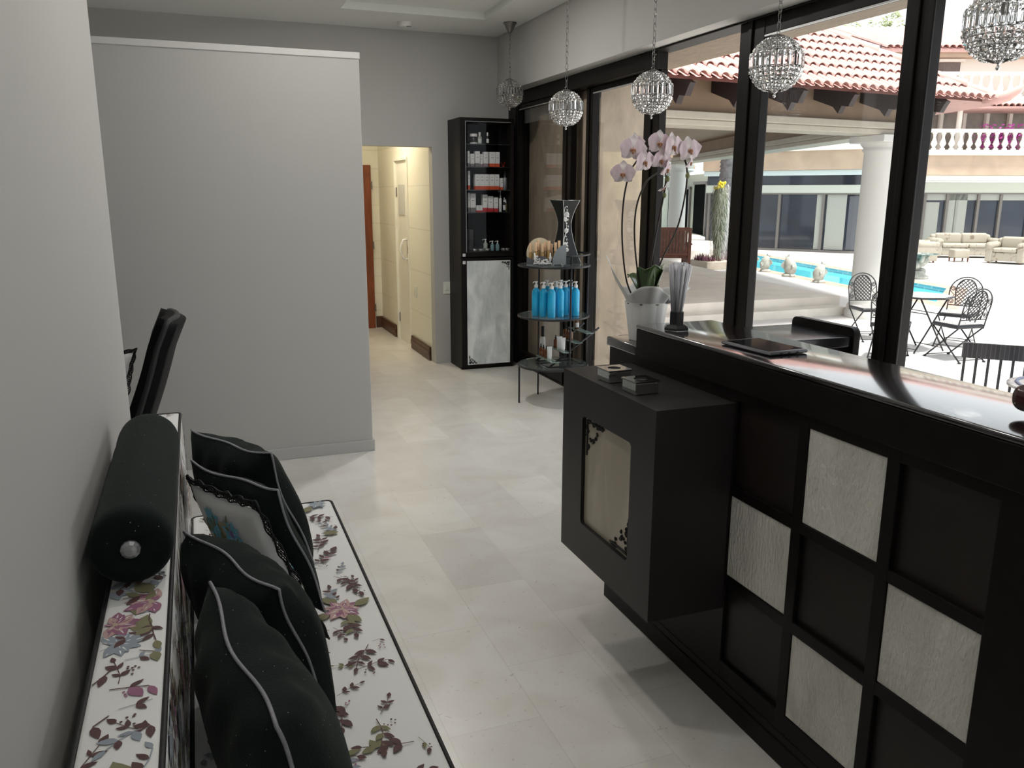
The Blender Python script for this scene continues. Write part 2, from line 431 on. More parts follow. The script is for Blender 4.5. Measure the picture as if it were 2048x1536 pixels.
for z in (.25, 1.62): c.box((2.094, 9.06, z-.05), (2.1, 9.085, z+.05))
c.build('hinge', DCHROME, d2)
c = MB(); c.box((2.090, 8.72, 1.38), (2.1005, 8.98, 1.70)); c.build('notice_board', mat('pale_grey_card', (.55, .56, .54), .5), d2, bevel=.003)
# lamp of the corridor
t = thing('ceiling_lamp', 'round flush lamp on the corridor ceiling, above the doorway view', 'lamp', (1.6, 8.55, 2.599))
c = MB(); c.lathe([(.13, 2.575), (.14, 2.599)], 24, (1.6, 8.55, 0)); c.build('lamp_base', PLASTICW, t)
c = MB(); c.lathe([(.02, 2.525), (.09, 2.535), (.125, 2.575)], 24, (1.6, 8.55, 0)); c.build('lamp_shade', mat('lit_glass', (1, .86, .62), .4, emit=4), t)
ld = bpy.data.lights.new('corridor_light', 'AREA'); ld.shape = 'DISK'; ld.size = .22; ld.energy = 5.5; ld.color = (1, .87, .66)
lo = bpy.data.objects.new('corridor_light', ld); col.objects.link(lo); lo.location = (1.6, 8.55, 2.51); lo['kind'] = 'helper'
# unseen ceiling fill lights, added to brighten the reception room
for i, (x, y) in enumerate(((1.5, 5.6), (.95, 4.1), (1.35, 2.6), (.55, 4.3), (.55, 2.4), (.55, .4), (1.775, 1.0), (1.0, -1.4))):
    zc = ZC+.055 if 1.2 < x < 2.3 and y > 1.3 else ZC
    nm = ('over the display stand', 'beside the far pendants', 'over the middle of the counter', 'nearest the grey partition', 'over the far end of the sofa', 'over the near end of the sofa', 'over the near end of the counter', 'nearest the added rear glazing')[i]
    t = thing('fill_light', 'unseen round fill light added to the ceiling '+nm, 'fill light', (x, y, zc), 'added ceiling fill lights')
    c = MB(); c.lathe([(.062, -.004), (.085, -.006), (.088, -.0005)], 28, (x, y, zc), cap=False); c.build('trim_ring', WHITE, t)
    c = MB(); c.lathe([(.062, -.0045), (.001, -.0046)], 28, (x, y, zc), cap=False); c.build('lens', mat('fill_light_lens', (1, .95, .87), .4, emit=8), t)
    dl = bpy.data.lights.new('fill_light_lamp', 'AREA'); dl.shape = 'DISK'; dl.size = .13; dl.energy = (9.5, 2.6, .9, 1.6, 2.3, 1.2, .6, .5)[i]; dl.color = (1, .965, .92)
    o = bpy.data.objects.new('fill_light_lamp', dl); col.objects.link(o); o.location = (x, y, zc-.012); o['kind'] = 'helper'
# switches
def switch(x, y, z, ax, label):
    t = thing('light_switch', label, 'switch', (x, y, z))
    b = MB(); r = MB()
    if ax == 'y': b.box((x-.037, y-.010, z-.058), (x+.037, y, z+.058)); r.box((x-.014, y-.016, z-.022), (x+.002, y-.010, z+.022)); r.box((x+.006, y-.016, z-.022), (x+.022, y-.010, z+.022))
    else: b.box((x-.010, y-.037, z-.058), (x, y+.037, z+.058)); r.box((x-.016, y-.012, z-.022), (x-.010, y+.012, z+.022))
    b.build('cover_plate', mat('switch_white', (.72, .73, .66), .4), t, bevel=.004); r.build('rocker', mat('switch_white', (.72, .73, .66)), t, bevel=.002)
switch(2.205, YF-.001, .73, 'y', 'white switch plate on the grey far wall beside the dark cabinet')
switch(2.084, 8.25, .62, 'x', 'slim white switch plate on the corridor block wall by the white door')
t = thing('smoke_detector', 'round white smoke detector on the ceiling near the far wall', 'smoke detector', (1.77, 7.2, ZC))
c = MB(); c.lathe([(.035, ZC-.042), (.052, ZC-.035), (.058, ZC-.012), (.058, ZC-.0005)], 28, (1.77, 7.2, 0)); c.build('housing', WHITE, t)
c = MB()
for k in range(3): c.lathe([(.005, 0), (.005, .004)], 10, (1.785+.013*k, 7.16, ZC-.043))
c.build('sensor_dot', BLK, t)

# ------------------------------------------------------------------ glazed wall
def frame_obj(name, label):
    o = bpy.data.objects.new(name, None); col.objects.link(o); ROOT[o.name] = (0, 0, 0); return struct(o, label, 'window')
def sash(name, label, y0, y1, x=WX, w0=.10, w1=.10, top=.095, bot=.13, zt=SOF, glass=True):
    o = frame_obj(name, label)
    for nm, lo, hi in (('stile', (x, y0, .0), (x+.055, y0+w0, zt)), ('stile', (x, y1-w1, .0), (x+.055, y1, zt)), ('top_rail', (x+.003, y0+w0, zt-top), (x+.052, y1-w1, zt)), ('bottom_rail', (x+.003, y0+w0, 0), (x+.052, y1-w1, bot))):
        b = MB(); b.box(lo, hi)
        if nm == 'stile':      # groove and stop bead
            m = (lo[1]+hi[1])/2; b.box((x-.012, m-.012, 0), (x, m+.02, zt-.004))
        b.build(nm, ALU, o, bevel=.004)
    b = MB(); b.box((x+.001, y0+w0, zt-top-.008), (x+.01, y1-w1, zt-top)); b.build('glazing_bead', ALUL, o)
    if glass:
        b = MB(); b.box((x+.024, y0+w0-.005, bot-.005), (x+.030, y1-w1+.005, zt-top+.005)); b.build('pane', PANE, o)
    return o
# the jamb by the cabinet, the heavy header and the far pair of panes
c = MB(); c.box((WX-.02, 7.36, 0), (WX+.12, YF, SOF)); struct(c.build('trim_2', ALU, bevel=.004), 'dark bronze window jamb beside the tall cabinet', 'trim')
c = MB(); c.box((WX-.012, 4.94, 2.395), (WX+.11, 7.36, SOF-.003)); c.box((WX-.02, .55, SOF-.012), (WX+.12, 4.94, SOF-.001)); struct(c.build('trim_3', ALU, bevel=.004), 'heavy dark header and track above the sliding windows', 'trim')
sash('window_1', 'far fixed window pane in front of the travertine wall', 6.19, 7.36, w0=.16, w1=.03, top=.04, zt=2.395)
sash('window_2', 'sliding window pane pushed open beside the display stand', 4.94, 6.04, x=WX+.058, w0=.2, w1=.11, top=.04, zt=2.395)
sash('window_3', 'window pane behind the counter with a view of the column and pool', 2.73, 4.02, w0=.14, w1=.21)
sash('window_4', 'window pane at the right edge with a view of the sofas', .55, 2.73, w0=.14, w1=.01)
sbox('wall_right_light_block', (WX, -3.1, 0), (2.96, .55, SOF), WALL)  # unseen wall added to keep near daylight off the left wall
c = MB(); c.box((WX-.01, .55, 0), (WX+.12, 7.36, .014)); struct(c.build('trim_4', ALU, bevel=.003), 'dark aluminium floor track of the sliding windows', 'trim')
t = bpy.data.objects['window_2']
c = MB(); c.box((WX-.014, 4.865, 2.30), (WX-.004, 4.935, 2.50)); brk = c.build('lock_bracket', ALU, t, bevel=.002)
for yy, zz in ((4.885, 2.47), (4.915, 2.475), (4.90, 2.44), (4.915, 2.42), (4.90, 2.385), (4.88, 2.335), (4.91, 2.345)):
    c = MB(); c.ell((WX-.014, yy, zz), (.004, .005, .005), 8, 5); c.build('screw', ALUL, brk)
# unseen glazing added behind the camera to let in fill daylight
fill_win = frame_obj('window_fill', 'unseen glazing added behind the camera for fill daylight')
for lo, hi in (((.90, -3.19, 0), (.98, -3.11, 2.6)), ((1.76, -3.19, 0), (1.84, -3.11, 2.6)), ((2.62, -3.19, 0), (2.70, -3.11, 2.6)), ((.98, -3.19, 2.52), (2.62, -3.11, 2.6)), ((.98, -3.19, 0), (2.62, -3.11, .1))):
    b = MB(); b.box(lo, hi); b.build('frame_bar', ALU, fill_win, bevel=.004)
b = MB(); b.box((.97, -3.154, .09), (2.63, -3.148, 2.53)); b.build('pane', PANE, fill_win)
sbox('floor_fill_window', (-12, -24, -.14), (3.0, -3.2, -.02), TERR)  # ground added outside the unseen fill glazing
# thick outer wall of travertine: pier beyond the opening, and the lintel above it
sbox('wall_outer', (2.97, 5.91, -.42), (3.40, 9.3, 4.2), TRAV)
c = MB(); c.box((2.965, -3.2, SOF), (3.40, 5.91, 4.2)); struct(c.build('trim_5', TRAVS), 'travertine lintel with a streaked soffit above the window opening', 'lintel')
sbox('wall_outer_back', (2.97, -3.6, -.42), (3.40, -3.0, 4.2), TRAV)
sbox('ceiling_roof', (-3.3, -3.3, 3.2), (2.96, 10.2, 3.35), CEIL)
sbox('trim_6', (2.97, -3.2, -.42), (3.42, 5.91, -.015), TRAVL, 0, 'pale stone sill outside the windows', 'sill')

# ================================================================== RECEPTION DESK
desk = thing('reception_desk', 'long black reception counter with square onyx panels and a projecting box', 'reception desk', (1.6, 1.6, 0))
DX = 1.456
b = MB(); b.rbox((DX-.012, .4, 1.134), (1.765, 2.555, 1.15), .006); b.build('countertop', TOP, desk)
b = MB(); b.box((DX-.010, .4, 1.04), (1.76, 2.553, 1.134)); b.build('fascia', ESP, desk, bevel=.003)
b = MB(); b.box((DX+.026, .4, .02), (1.74, 2.77, 1.04)); b.build('carcass', ESP, desk)
b = MB()
for y0, y1 in ((.4, 1.093), (1.347, 1.385), (1.65, 1.687), (1.96, 2.77)): b.box((DX, y0, .1), (DX+.03, y1, 1.045))
for z0, z1 in ((.1, .16), (.417, .453), (.713, .745), (1.008, 1.045)): b.box((DX+.0005, 1.09, z0), (DX+.029, 1.965, z1))
b.build('front_frame', ESP, desk, bevel=.002)
b = MB(); b.box((DX-.004, .4, 0), (1.75, 2.752, .07)); b.box((DX-.001, .4, .07), (1.75, 2.765, .1)); b.build('plinth', ESP, desk, bevel=.003)
cols = ((1.687, 1.96), (1.385, 1.65), (1.093, 1.347)); rows = ((.745, 1.008), (.453, .713), (.16, .417))
for ci, (y0, y1) in enumerate(cols):
    for ri, (z0, z1) in enumerate(rows):
        b = MB()
        if (ci, ri) in ((1, 0), (0, 1), (2, 1), (1, 2)):
            b.box((DX+.004, y0+.0005, z0+.0005), (DX+.027, y1-.0005, z1-.0005)); o = b.build('stone_panel', STONE, desk, bevel=.002)
            o['label'] = 'pale grey onyx panel in a counter square'
        else:
            b.box((DX+.016, y0, z0), (DX+.028, y1, z1)); b.build('wood_panel', ESPP, desk)
b = MB(); b.rbox((DX-.008, 2.5555, 1.035), (1.765, 2.785, 1.07), .006); b.build('lower_ledge', TOP, desk)
# projecting box with its framed panel
b = MB(); px, y0, y1, z0, z1 = 1.188, 1.965, 2.602, .338, 1.0; oy0, oy1, oz0, oz1 = 2.104, 2.444, .475, .865
b.box((px+.02, y0, z0), (DX, y1, z1)); 
def rr(y0, y1, z0, z1, r, n=5):
    o = []
    for cy, cz, a in ((y1-r, z1-r, 0), (y0+r, z1-r, PI/2), (y0+r, z0+r, PI), (y1-r, z0+r, 1.5*PI)):
        for k in range(n+1): o.append((cy+r*math.cos(a+PI/2*k/n), cz+r*math.sin(a+PI/2*k/n)))
    return o
outer = rr(y0, y1, z0, z1, .002); inner = rr(oy0, oy1, oz0, oz1, .016); n = len(outer)
vs = [(px, p[0], p[1]) for p in outer]+[(px, p[0], p[1]) for p in inner]+[(px+.021, p[0], p[1]) for p in inner]+[(px+.021, p[0], p[1]) for p in outer]
fs = []
for i in range(n):
    j = (i+1) % n; fs += [(i, n+i, n+j, j), (n+i, 2*n+i, 2*n+j, n+j), (3*n+i, i, j, 3*n+j)]
b.add(vs, fs); pb = b.build('projecting_box', GREYESP, desk)
b = MB(); b.box((px+.014, oy0+.001, oz0+.001), (px+.0195, oy1-.001, oz1-.001)); o = b.build('stone_panel', STONE2, pb); o['label'] = 'warm veined onyx panel set in the projecting box'
def scrolls(b, f, sy, sz, S, seed, r=.0022):
    # corner filigree made of spiral wires; f(a, b) maps to 3d, signs point into the panel
    rn = random.Random(seed)
    for k in range(26):
        u = rn.random()**1.6*S; v = rn.random()**1.6*S*(1-u/S*.85)
        R = rn.uniform(.05, .09)*S; a0 = rn.random()*6.28; d = rn.choice((-1, 1))
        b.tube([f(sy*(u+R*(1-t/9*.8)*math.cos(a0+d*t*.75)), sz*(v+R*(1-t/9*.8)*math.sin(a0+d*t*.75))) for t in range(9)], r, 5)
    b.tube([f(0, sz*.004), f(sy*S*.5, sz*.006), f(sy*S*1.1, sz*.004)], r*1.4, 5); b.tube([f(sy*.004, 0), f(sy*.006, sz*S*.5), f(sy*.004, sz*S*1.1)], r*1.4, 5)
b = MB(); scrolls(b, lambda a, c: (px+.0125, oy1-.012+a, oz1-.01+c), -1, -1, .115, 3, .003); b.build('filigree_corner', BLK, pb)
b = MB(); scrolls(b, lambda a, c: (px+.0125, oy0+.012+a, oz0+.01+c), 1, 1, .115, 5, .003); b.build('filigree_corner', BLK, pb)

sd = thing('side_counter', 'dark side counter with a raised end panel between the desk and the window', 'counter', (2.3, 3.14, 0))
b = MB(); b.rbox((1.80, 2.94, .915), (2.80, 3.35, .965), .006); b.build('worktop', mat('side_top', (.016, .015, .018), .2, noise=(3, .3)), sd)
b = MB(); r_ = rr(2.93, 3.36, 0, 1.005, .03); b.prism(r_, lambda a, c: (2.7995, a, c), lambda a, c: (2.835, a, c)); b.build('end_panel', ESP, sd, bevel=.004)
b = MB(); b.box((1.80, 2.96, 0), (1.84, 3.33, .915)); b.build('support_panel', ESP, sd)
b = MB(); b.box((1.84, 2.955, .78), (2.7995, 2.975, .915)); b.build('apron', ESP, sd)

# things on the desk
t = thing('tablet', 'dark tablet computer lying flat on the black counter', 'tablet', (1.57, 2.0, 1.151))
Mx = RT((1.572, 2.005, 1.151), .06)
b = MB(); b.rbox((-.072, -.11, 0), (.072, .11, .011), .0055, M=Mx); b.build('tablet_case', mat('tablet_shell', (.10, .10, .11), .35, .5), t)
b = MB(); b.box((-.063, -.096, .0105), (.063, .096, .0118), M=Mx); b.build('screen', mat('tablet_screen', (.01, .011, .014), .06), t)
b = MB()
for k in (-.03, 0, .03): b.box((k-.005, -.1105, .003), (k+.005, -.1095, .007), M=Mx)
b.build('port', BLK, t)

t = thing('card_machine', 'glossy dark red and black payment terminal at the right edge of the counter', 'card machine', (1.6, 1.13, 1.151))
Mx = RT((1.62, 1.10, 1.151), -.15)
RD = mat('red_plastic', (.25, .012, .008), .2, coat=.5)
b = MB(); b.rbox((-.07, -.10, .012), (.07, .085, .07), .025, M=Mx, seg=4); b.rbox((-.05, -.085, 0), (.05, .05, .03), .01, M=Mx); b.build('body', mat('maroon_plastic', (.05, .012, .012), .18, coat=.6), t)
b = MB(); b.rbox((-.052, -.02, 0), (.052, .02, .075), .012, M=Mx @ RT((0, .055, .05), 0, .5), seg=3); b.build('display_hood', PLASTICB, t)
b = MB()
for i in range(3):
    for j in range(4): b.rbox((-.042+i*.03, -.075+j*.027, .068), (-.02+i*.03, -.057+j*.027, .074), .003, M=Mx)
b.build('keypad', RD, t)

t = thing('stick_holder', 'fan of upright grey and white sticks in a dark hexagonal footed holder', 'holder', (1.515, 2.41, 1.15))
cx, cy = 1.517, 2.405
b = MB(); b.lathe([(.046, 1.1505), (.046, 1.158), (.036, 1.168), (.026, 1.170)], 6, (cx, cy, 0), sm=False); b.build('foot', mat('smoked_acrylic', (.03, .03, .033), .12, coat=.5), t)
b = MB(); b.lathe([(.026, 1.1698), (.026, 1.212)], 6, (cx, cy, 0), sm=False); b.build('cup', mat('smoked_acrylic', (.03, .03, .033)), t)
GS = mat('grey_sticks', (.42, .42, .46), .35, .2); WS = mat('white_sticks', (.75, .75, .78), .4)
for k in range(26):
    a = k*2.4; q = (k/26)**.5; bx, by = cx+.016*q*math.cos(a), cy+.016*q*math.sin(a); tx, ty = cx+.008+.042*q*math.cos(a), cy+.036*q*math.sin(a)
    b = MB(); b.tube([(bx, by, 1.2125), (tx, ty, 1.372-.006*q+.004*(k % 3))], .0054, 6); b.build('stick', WS if k % 3 == 0 else GS, t)
def tealight(x, y, lab, rz):
    t = thing('tealight_box', lab, 'tealight holder', (x, y, 1.001)); Mx = RT((x, y, 1.001), rz); h = .041
    b = MB(); b.box((-h, -h, 0), (h, h, .036), M=Mx); b.build('mirror_box', MIRROR, t, bevel=.002)
    b = MB()
    ring = [(.022*math.cos(2*PI*k/24), .022*math.sin(2*PI*k/24)) for k in range(24)]; sq = []
    for k in range(24):
        a = 2*PI*k/24+1e-6; m_ = max(abs(math.cos(a)), abs(math.sin(a))); sq.append((.044*math.cos(a)/m_, .044*math.sin(a)/m_))
    vs = [Mx @ Vector((p[0], p[1], z)) for z, L_ in ((.041, ring), (.041, sq), (.0362, sq), (.0362, ring)) for p in L_]
    b.add(vs, [(r*24+i, r*24+(i+1) % 24, ((r+1) % 4)*24+(i+1) % 24, ((r+1) % 4)*24+i) for r in range(4) for i in range(24)]); b.build('mirror_top', mat('dark_mirror', (.42, .43, .42), .06, 1.), t)
    b = MB(); b.lathe([(.019, .0364), (.019, .038)], 20, M=Mx); b.build('candle_cup', BLK, t)
tealight(1.262, 2.365, 'square mirrored tealight holder on the projecting box, farther from the camera', .02)
tealight(1.262, 2.19, 'square mirrored tealight holder on the projecting box, nearer the camera, pale side', .03)
# ================================================================== SOFA AND CUSHIONS
sofa = thing('sofa', 'long upholstered bench sofa in cream floral cotton with black piping', 'sofa', (.1, 1.8, 0))
SX0, SX1, SY0, SY1, SZ = -.094, .415, .35, 3.05, .45
BX0, BZ = -.216, .845
b = MB(); b.box((BX0+.02, SY0+.02, .06), (SX1-.03, SY1-.02, .24)); b.build('base', mat('sofa_base', (.015, .013, .012), .6), sofa, bevel=.006)
for x in (-.15, .34):
    for y in (.5, 2.9):
        b = MB(); b.lathe([(.022, 0), (.03, .06)], 12, (x, y, 0)); b.build('leg', ESP, sofa)
b = MB(); b.rbox((SX0, SY0, .24), (SX1, SY1, SZ), .022, seg=3)
p = Print(b, lambda u, v, h: (u, v, SZ+h), SX0+.02, SX1-.023, SY0+.03, SY1-.02, 11); p.fill(.17, .052)
p = Print(b, lambda u, v, h: (SX1+h, v, u), .265, SZ-.025, SY0+.03, SY1-.03, 12); p.fill(.2, .05)
seat = b.build('seat_cushion', FL_MATS, sofa)
def rect_pipe(x0, x1, y0, y1, z, r=.022, n=5):
    o = []
    for cx, cy, a in ((x1-r, y1-r, 0), (x0+r, y1-r, PI/2), (x0+r, y0+r, PI), (x1-r, y0+r, 1.5*PI)):
        for k in range(n+1): o.append((cx+r*math.cos(a+PI/2*k/n), cy+r*math.sin(a+PI/2*k/n), z))
    return o
b = MB(); b.tube(rect_pipe(SX0+.004, SX1-.003, SY0+.003, SY1-.003, SZ-.006), .0052, 8, True); b.build('piping', BLK, seat)
b = MB(); b.rbox((BX0, SY0, .22), (SX0-.001, SY1-.005, BZ), .014, seg=3)
p = Print(b, lambda u, v, h: (u, v, BZ+h), BX0+.008, SX0-.012, SY0+.03, SY1-.02, 21); p.fill(.115, .055)
p = Print(b, lambda u, v, h: (SX0-.001+h, v, u), SZ+.01, BZ-.012, SY0+.03, SY1-.03, 22); p.fill(.17, .06)
back = b.build('backrest', FL_MATS, sofa)
b = MB(); b.tube(rect_pipe(BX0+.003, SX0-.004, SY0+.003, SY1-.008, BZ-.003, .014), .0048, 8, True); b.build('piping', BLK, back)

# bolster lying along the top of the backrest
bol = thing('bolster', 'round black velvet bolster lying on top of the sofa backrest', 'bolster', (-.166, 2.03, BZ+.002))
R = .078; bc = (-.163, BZ+.009+R); y0, y1 = 1.63, 2.42
def bolf(u, v):
    a = 2*PI*u; t = v
    prof = [(.0, .012), (.35, .004), (.7, 0), (.92, .006), (1., .03)]
    return (bc[0]+R*math.cos(a), y0, bc[1]+R*math.sin(a))
b = MB(); prof = [(.004, y0+.012), (.018, y0+.004), (.05, y0), (.068, y0+.006), (.0765, y0+.02), (R, y0+.05)]+[(R-.0015*abs(math.sin(i*1.7)), y0+.05+(y1-y0-.1)*i/14) for i in range(1, 14)]+[(R, y1-.05), (.0765, y1-.02), (.068, y1-.006), (.05, y1), (.018, y1-.004), (.004, y1-.01)]
Mx = Matrix(((1, 0, 0, bc[0]), (0, 0, 1, 0), (0, -1, 0, bc[1]), (0, 0, 0, 1)))
b.lathe(prof, 40, M=Mx); b.build('bolster_cover', VELVET, bol)
b = MB(); bp_ = [(.0, .0)]
b.lathe([(.019, 0), (.018, -.004), (.012, -.0085), (.004, -.010)], 12, M=Matrix(((1, 0, 0, bc[0]), (0, 0, 1, y0+.004), (0, -1, 0, bc[1]), (0, 0, 0, 1))), sm=False); b.build('button', mat('crystal_button', (.36, .37, .38), .18, .5, coat=.4), bol)

# cushions leaning on the backrest; each is a pillow spanned by four corners
def pillow(name, label, cat, TL, TR, BR, BL, th, mats, printer=None, trim=None, trim_name='braid', lace=False, group=None, seed=0, pinch=.06):
    P = [Vector(q) for q in (TL, TR, BR, BL)]; cen = sum(P, Vector())/4
    nrm = ((P[1]-P[3]).cross(P[0]-P[2])).normalized()
    t = thing(name, label, cat, tuple(cen), group)
    rn = random.Random(seed); ph = [rn.uniform(0, 6) for _ in range(4)]
    def base(u, v):     # u along the top edge, v downwards; edges pulled in between the corners
        k = pinch; du = k*(4*v*(1-v))*(1-2*u); dv = k*(4*u*(1-u))*(1-2*v)
        u2 = u+du*.5; v2 = v+dv*.5
        wv = .007*(math.sin(9*u+ph[0])*(1-2*v)**2+math.sin(8*v+ph[1])*(1-2*u)**2)*(0 if lace else 1)
        return (P[0]*(1-u2)*(1-v2)+P[1]*u2*(1-v2)+P[2]*u2*v2+P[3]*(1-u2)*v2)+nrm*wv
    def bulge(u, v):
        a = max(0, 1-(2*u-1)**2)**.5; c_ = max(0, 1-(2*v-1)**2)**.5
        return th*.5*(a*c_)**.8*(1+.06*math.sin(7*u+ph[0])*math.sin(6*v+ph[1])+(0 if lace else .10*math.sin(26*u+2*math.sin(5*v+ph[2]))*max(0, 1-abs(v-.12)*5)))
    N_ = 28
    b = MB()
    for sg in (1, -1):
        b.surf((lambda u, v: base(u, v)+nrm*(sg*bulge(u, v))) if sg > 0 else (lambda u, v: base(1-u, v)-nrm*bulge(1-u, v)), N_, N_)
    if printer:
        for sg in (1, -1): printer(b, lambda u, v, h, sg=sg: base(u, v)+nrm*(sg*(bulge(u, v)+h*2.2+.0022)), seed+sg)
    o = b.build('cushion_cover', mats, t)
    ed = [base(k/N_, 0) for k in range(N_)]+[base(1, k/N_) for k in range(N_)]+[base(1-k/N_, 1) for k in range(N_)]+[base(0, 1-k/N_) for k in range(N_)]
    if trim and not lace:
        b = MB(); b.tube(ed, .0034, 6, True); b.build(trim_name, trim, t)
    if lace:            # scalloped lace ruffle round the edge, with pin holes between threads
        b = MB(); n = 150; L_ = len(ed); pr_ = []
        for i in range(n):
            q = i/n*L_; k = int(q); f = q-k; p0 = ed[k % L_].lerp(ed[(k+1) % L_], f); outw = (p0-cen); outw -= nrm*outw.dot(nrm); outw.normalize()
            w = .020+.006*abs(math.sin(i*PI/5)); pr_.append((p0-nrm*.002, outw, w))
        for j, (fr, rad) in enumerate(((0, .0022), (.3, .0015), (.55, .0015), (.78, .0015), (1, .0022))):
            b.tube([p+o_*w*fr+nrm*.004*math.sin(i*.9+j) for i, (p, o_, w) in enumerate(pr_)], rad, 5, True)
        for i in range(0, n, 1):
            p, o_, w = pr_[i]; p2, o2, w2 = pr_[(i+2) % n]; b.tube([p, p2+o2*w2], .0012, 4); b.tube([p+o_*w, p2], .0012, 4)
        b.build('lace_trim', BLK, t)
    return t
CG = 'cushions along the sofa'
drop = (.115, .035, -.378)
def four(TL, TR, d=drop, d2=None):
    TL, TR = Vector(TL), Vector(TR); d2 = d2 or d
    return TL, TR, TR+Vector(d2), TL+Vector(d)
pillow('cushion', 'black velvet cushion with silver braid, farthest along the sofa', 'cushion', *four((-.06, 2.70, .87), (.15, 2.37, .865)), .19, VELVET, trim=SILVERTRIM, group=CG, seed=1)
pillow('cushion', 'black velvet cushion with silver braid just behind the lace edged floral cushion', 'cushion', *four((-.065, 2.38, .865), (.15, 2.09, .855)), .10, VELVET, trim=SILVERTRIM, group=CG, seed=2)
def prnt(b, f, seed):
    p = Print(b, f, .04, .96, .04, .96, 40+seed); r = p.r
    for (u, v) in ((.34, .17), (.62, .21), (.46, .40), (.2, .5), (.75, .6), (.5, .78)):
        p.h = .0006
        for q in range(5): p.poly(leaf(.2, .06), u, v, q*1.25+r.random(), r.choice([5, 6, 5]))
        p.blossom(u, v, .13, *r.choice([(7, 7), (7, 4), (8, 8)]))
    for k in range(14): p.sprig(r.uniform(.1, .9), r.uniform(.1, .9), r.random()*6, .2, r.choice([1, 5, 4, 8]), 4, 5)
pillow('cushion', 'cream cushion with blue flowers and black lace edging among black cushions', 'cushion', *four((-.062, 2.19, .868), (.085, 1.955, .862), (.12, .035, -.378), (.15, .035, -.38)), .08, FL_MATS, printer=prnt, lace=True, group=CG, seed=3)
pillow('cushion', 'black velvet cushion with silver braid in front of the lace edged floral cushion', 'cushion', *four((-.065, 1.87, .865), (.10, 1.56, .835), (.11, .035, -.372), (.10, .03, -.355)), .21, VELVET, trim=SILVERTRIM, group=CG, seed=4)
pillow('cushion', 'black velvet cushion with silver braid nearest the camera on the sofa', 'cushion', *four((-.035, 1.58, .86), (.05, 1.10, .845), (.10, .035, -.37), (.115, .03, -.36)), .20, VELVET, trim=SILVERTRIM, group=CG, seed=5)

# ------------------------------------------------------------------ office chair in the alcove, facing left
ch = thing('office_chair', 'black office chair with a curved back, half hidden behind the wall edge', 'chair', (-.62, 4.08, 0))
W = .23
def chb(u, v):      # backrest: u across (y), v up
    y = 4.08+(2*u-1)*W*(1-.18*v*v); z = .47+.58*v
    x = -.365+.205*v+.04*math.sin(v*PI)*.3+.03*max(0, v-.8)*5*.6 + .035*(1-(2*u-1)**2)
    return (x, y, z)
b = MB(); b.surf(chb, 14, 16); b.build('backrest', mat('chair_leather', (.005, .005, .006), .55, bump=(120, .08), spec=.2), ch, solid=.085)
b = MB(); b.tube([chb(0, k/16) for k in range(17)]+[chb(k/14, 1) for k in range(1, 15)]+[chb(1, 1-k/16) for k in range(1, 17)], .014, 8); b.build('back_rim', mat('grey_piping', (.03, .03, .032), .4), ch)
b = MB(); b.rbox((-.88, 3.83, .40), (-.40, 4.33, .49), .04, seg=3); b.build('seat', mat('chair_leather', (.010, .010, .011)), ch)
for yy in (3.80, 4.36):
    b = MB(); b.tube([(-.40, yy, .44)]+[(-.52+.13*math.cos(a), yy, .58+.13*math.sin(a)) for a in [(-.2+k*.3) for k in range(7)]]+[(-.74, yy, .685), (-.80, yy, .66)], .016, 8); b.build('armrest', PLASTICB, ch)
b = MB(); b.tube([(-.62, 4.08, .06), (-.62, 4.08, .40)], .03, 12); b.build('gas_column', PLASTICB, ch)
for k in range(5):
    a = k*2*PI/5; b = MB(); b.tube([(-.62, 4.08, .10), (-.62+.29*math.cos(a), 4.08+.29*math.sin(a), .07)], .018, 8); s_ = b.build('base_spoke', PLASTICB, ch)
    b = MB(); b.ell((-.62+.29*math.cos(a), 4.08+.29*math.sin(a), .03), (.025, .025, .03), 10, 8); b.build('castor', BLK, s_)
pillow('cushion', 'small floral cushion with black lace standing on the office chair', 'cushion', (-.575, 4.08, .865), (-.300, 4.00, .905), (-.385, 3.95, .585), (-.645, 4.03, .555), .10, FL_MATS, printer=prnt, lace=True, seed=9)
# ================================================================== TALL DISPLAY CABINET
cab = thing('display_cabinet', 'tall dark wood cabinet with a glass door above an onyx panelled door', 'cabinet', (2.49, 7.35, 0))
X0, X1, Y0, Y1, Z1 = 2.235, 2.742, 7.17, 7.545, 2.256
b = MB()
b.box((X0, Y0+.022, .0), (X0+.022, Y1, Z1)); b.box((X1-.022, Y0+.022, .0), (X1, Y1, Z1)); b.box((X0+.022, Y0+.022, Z1-.022), (X1-.022, Y1, Z1))
b.box((X0+.022, Y0+.022, .0), (X1-.022, Y1, .05)); b.box((X0+.022, Y0+.022, 1.056), (X1-.022, Y1-.012, 1.09)); b.box((X0+.022, Y1-.012, .05), (X1-.022, Y1, Z1-.022))
b.build('carcass', ESP, cab, bevel=.002)
gd = None
b = MB()
for lo, hi in (((X0, Y0, 1.045), (X0+.048, Y0+.021, Z1)), ((X1-.03, Y0, 1.045), (X1, Y0+.021, Z1)), ((X0+.048, Y0, Z1-.03), (X1-.03, Y0+.021, Z1)), ((X0+.048, Y0, 1.045), (X1-.03, Y0+.021, 1.085))): b.box(lo, hi)
gd = b.build('glass_door', ESP, cab, bevel=.002)
b = MB(); b.box((X0+.047, Y0+.008, 1.084), (X1-.029, Y0+.012, Z1-.029)); b.build('pane', CABGLASS, gd)
b = MB(); b.box((X0+.050, Y0-.001, 1.087), (X0+.053, Y0+.004, Z1-.032)); b.box((X0+.05, Y0-.001, Z1-.034), (X1-.032, Y0+.004, Z1-.031)); b.build('edge_strip', ALUL, gd)
b = MB(); b.box((X0, Y0, .03), (X1, Y0+.021, 1.035)); ld_ = b.build('lower_door', ESP, cab, bevel=.002)
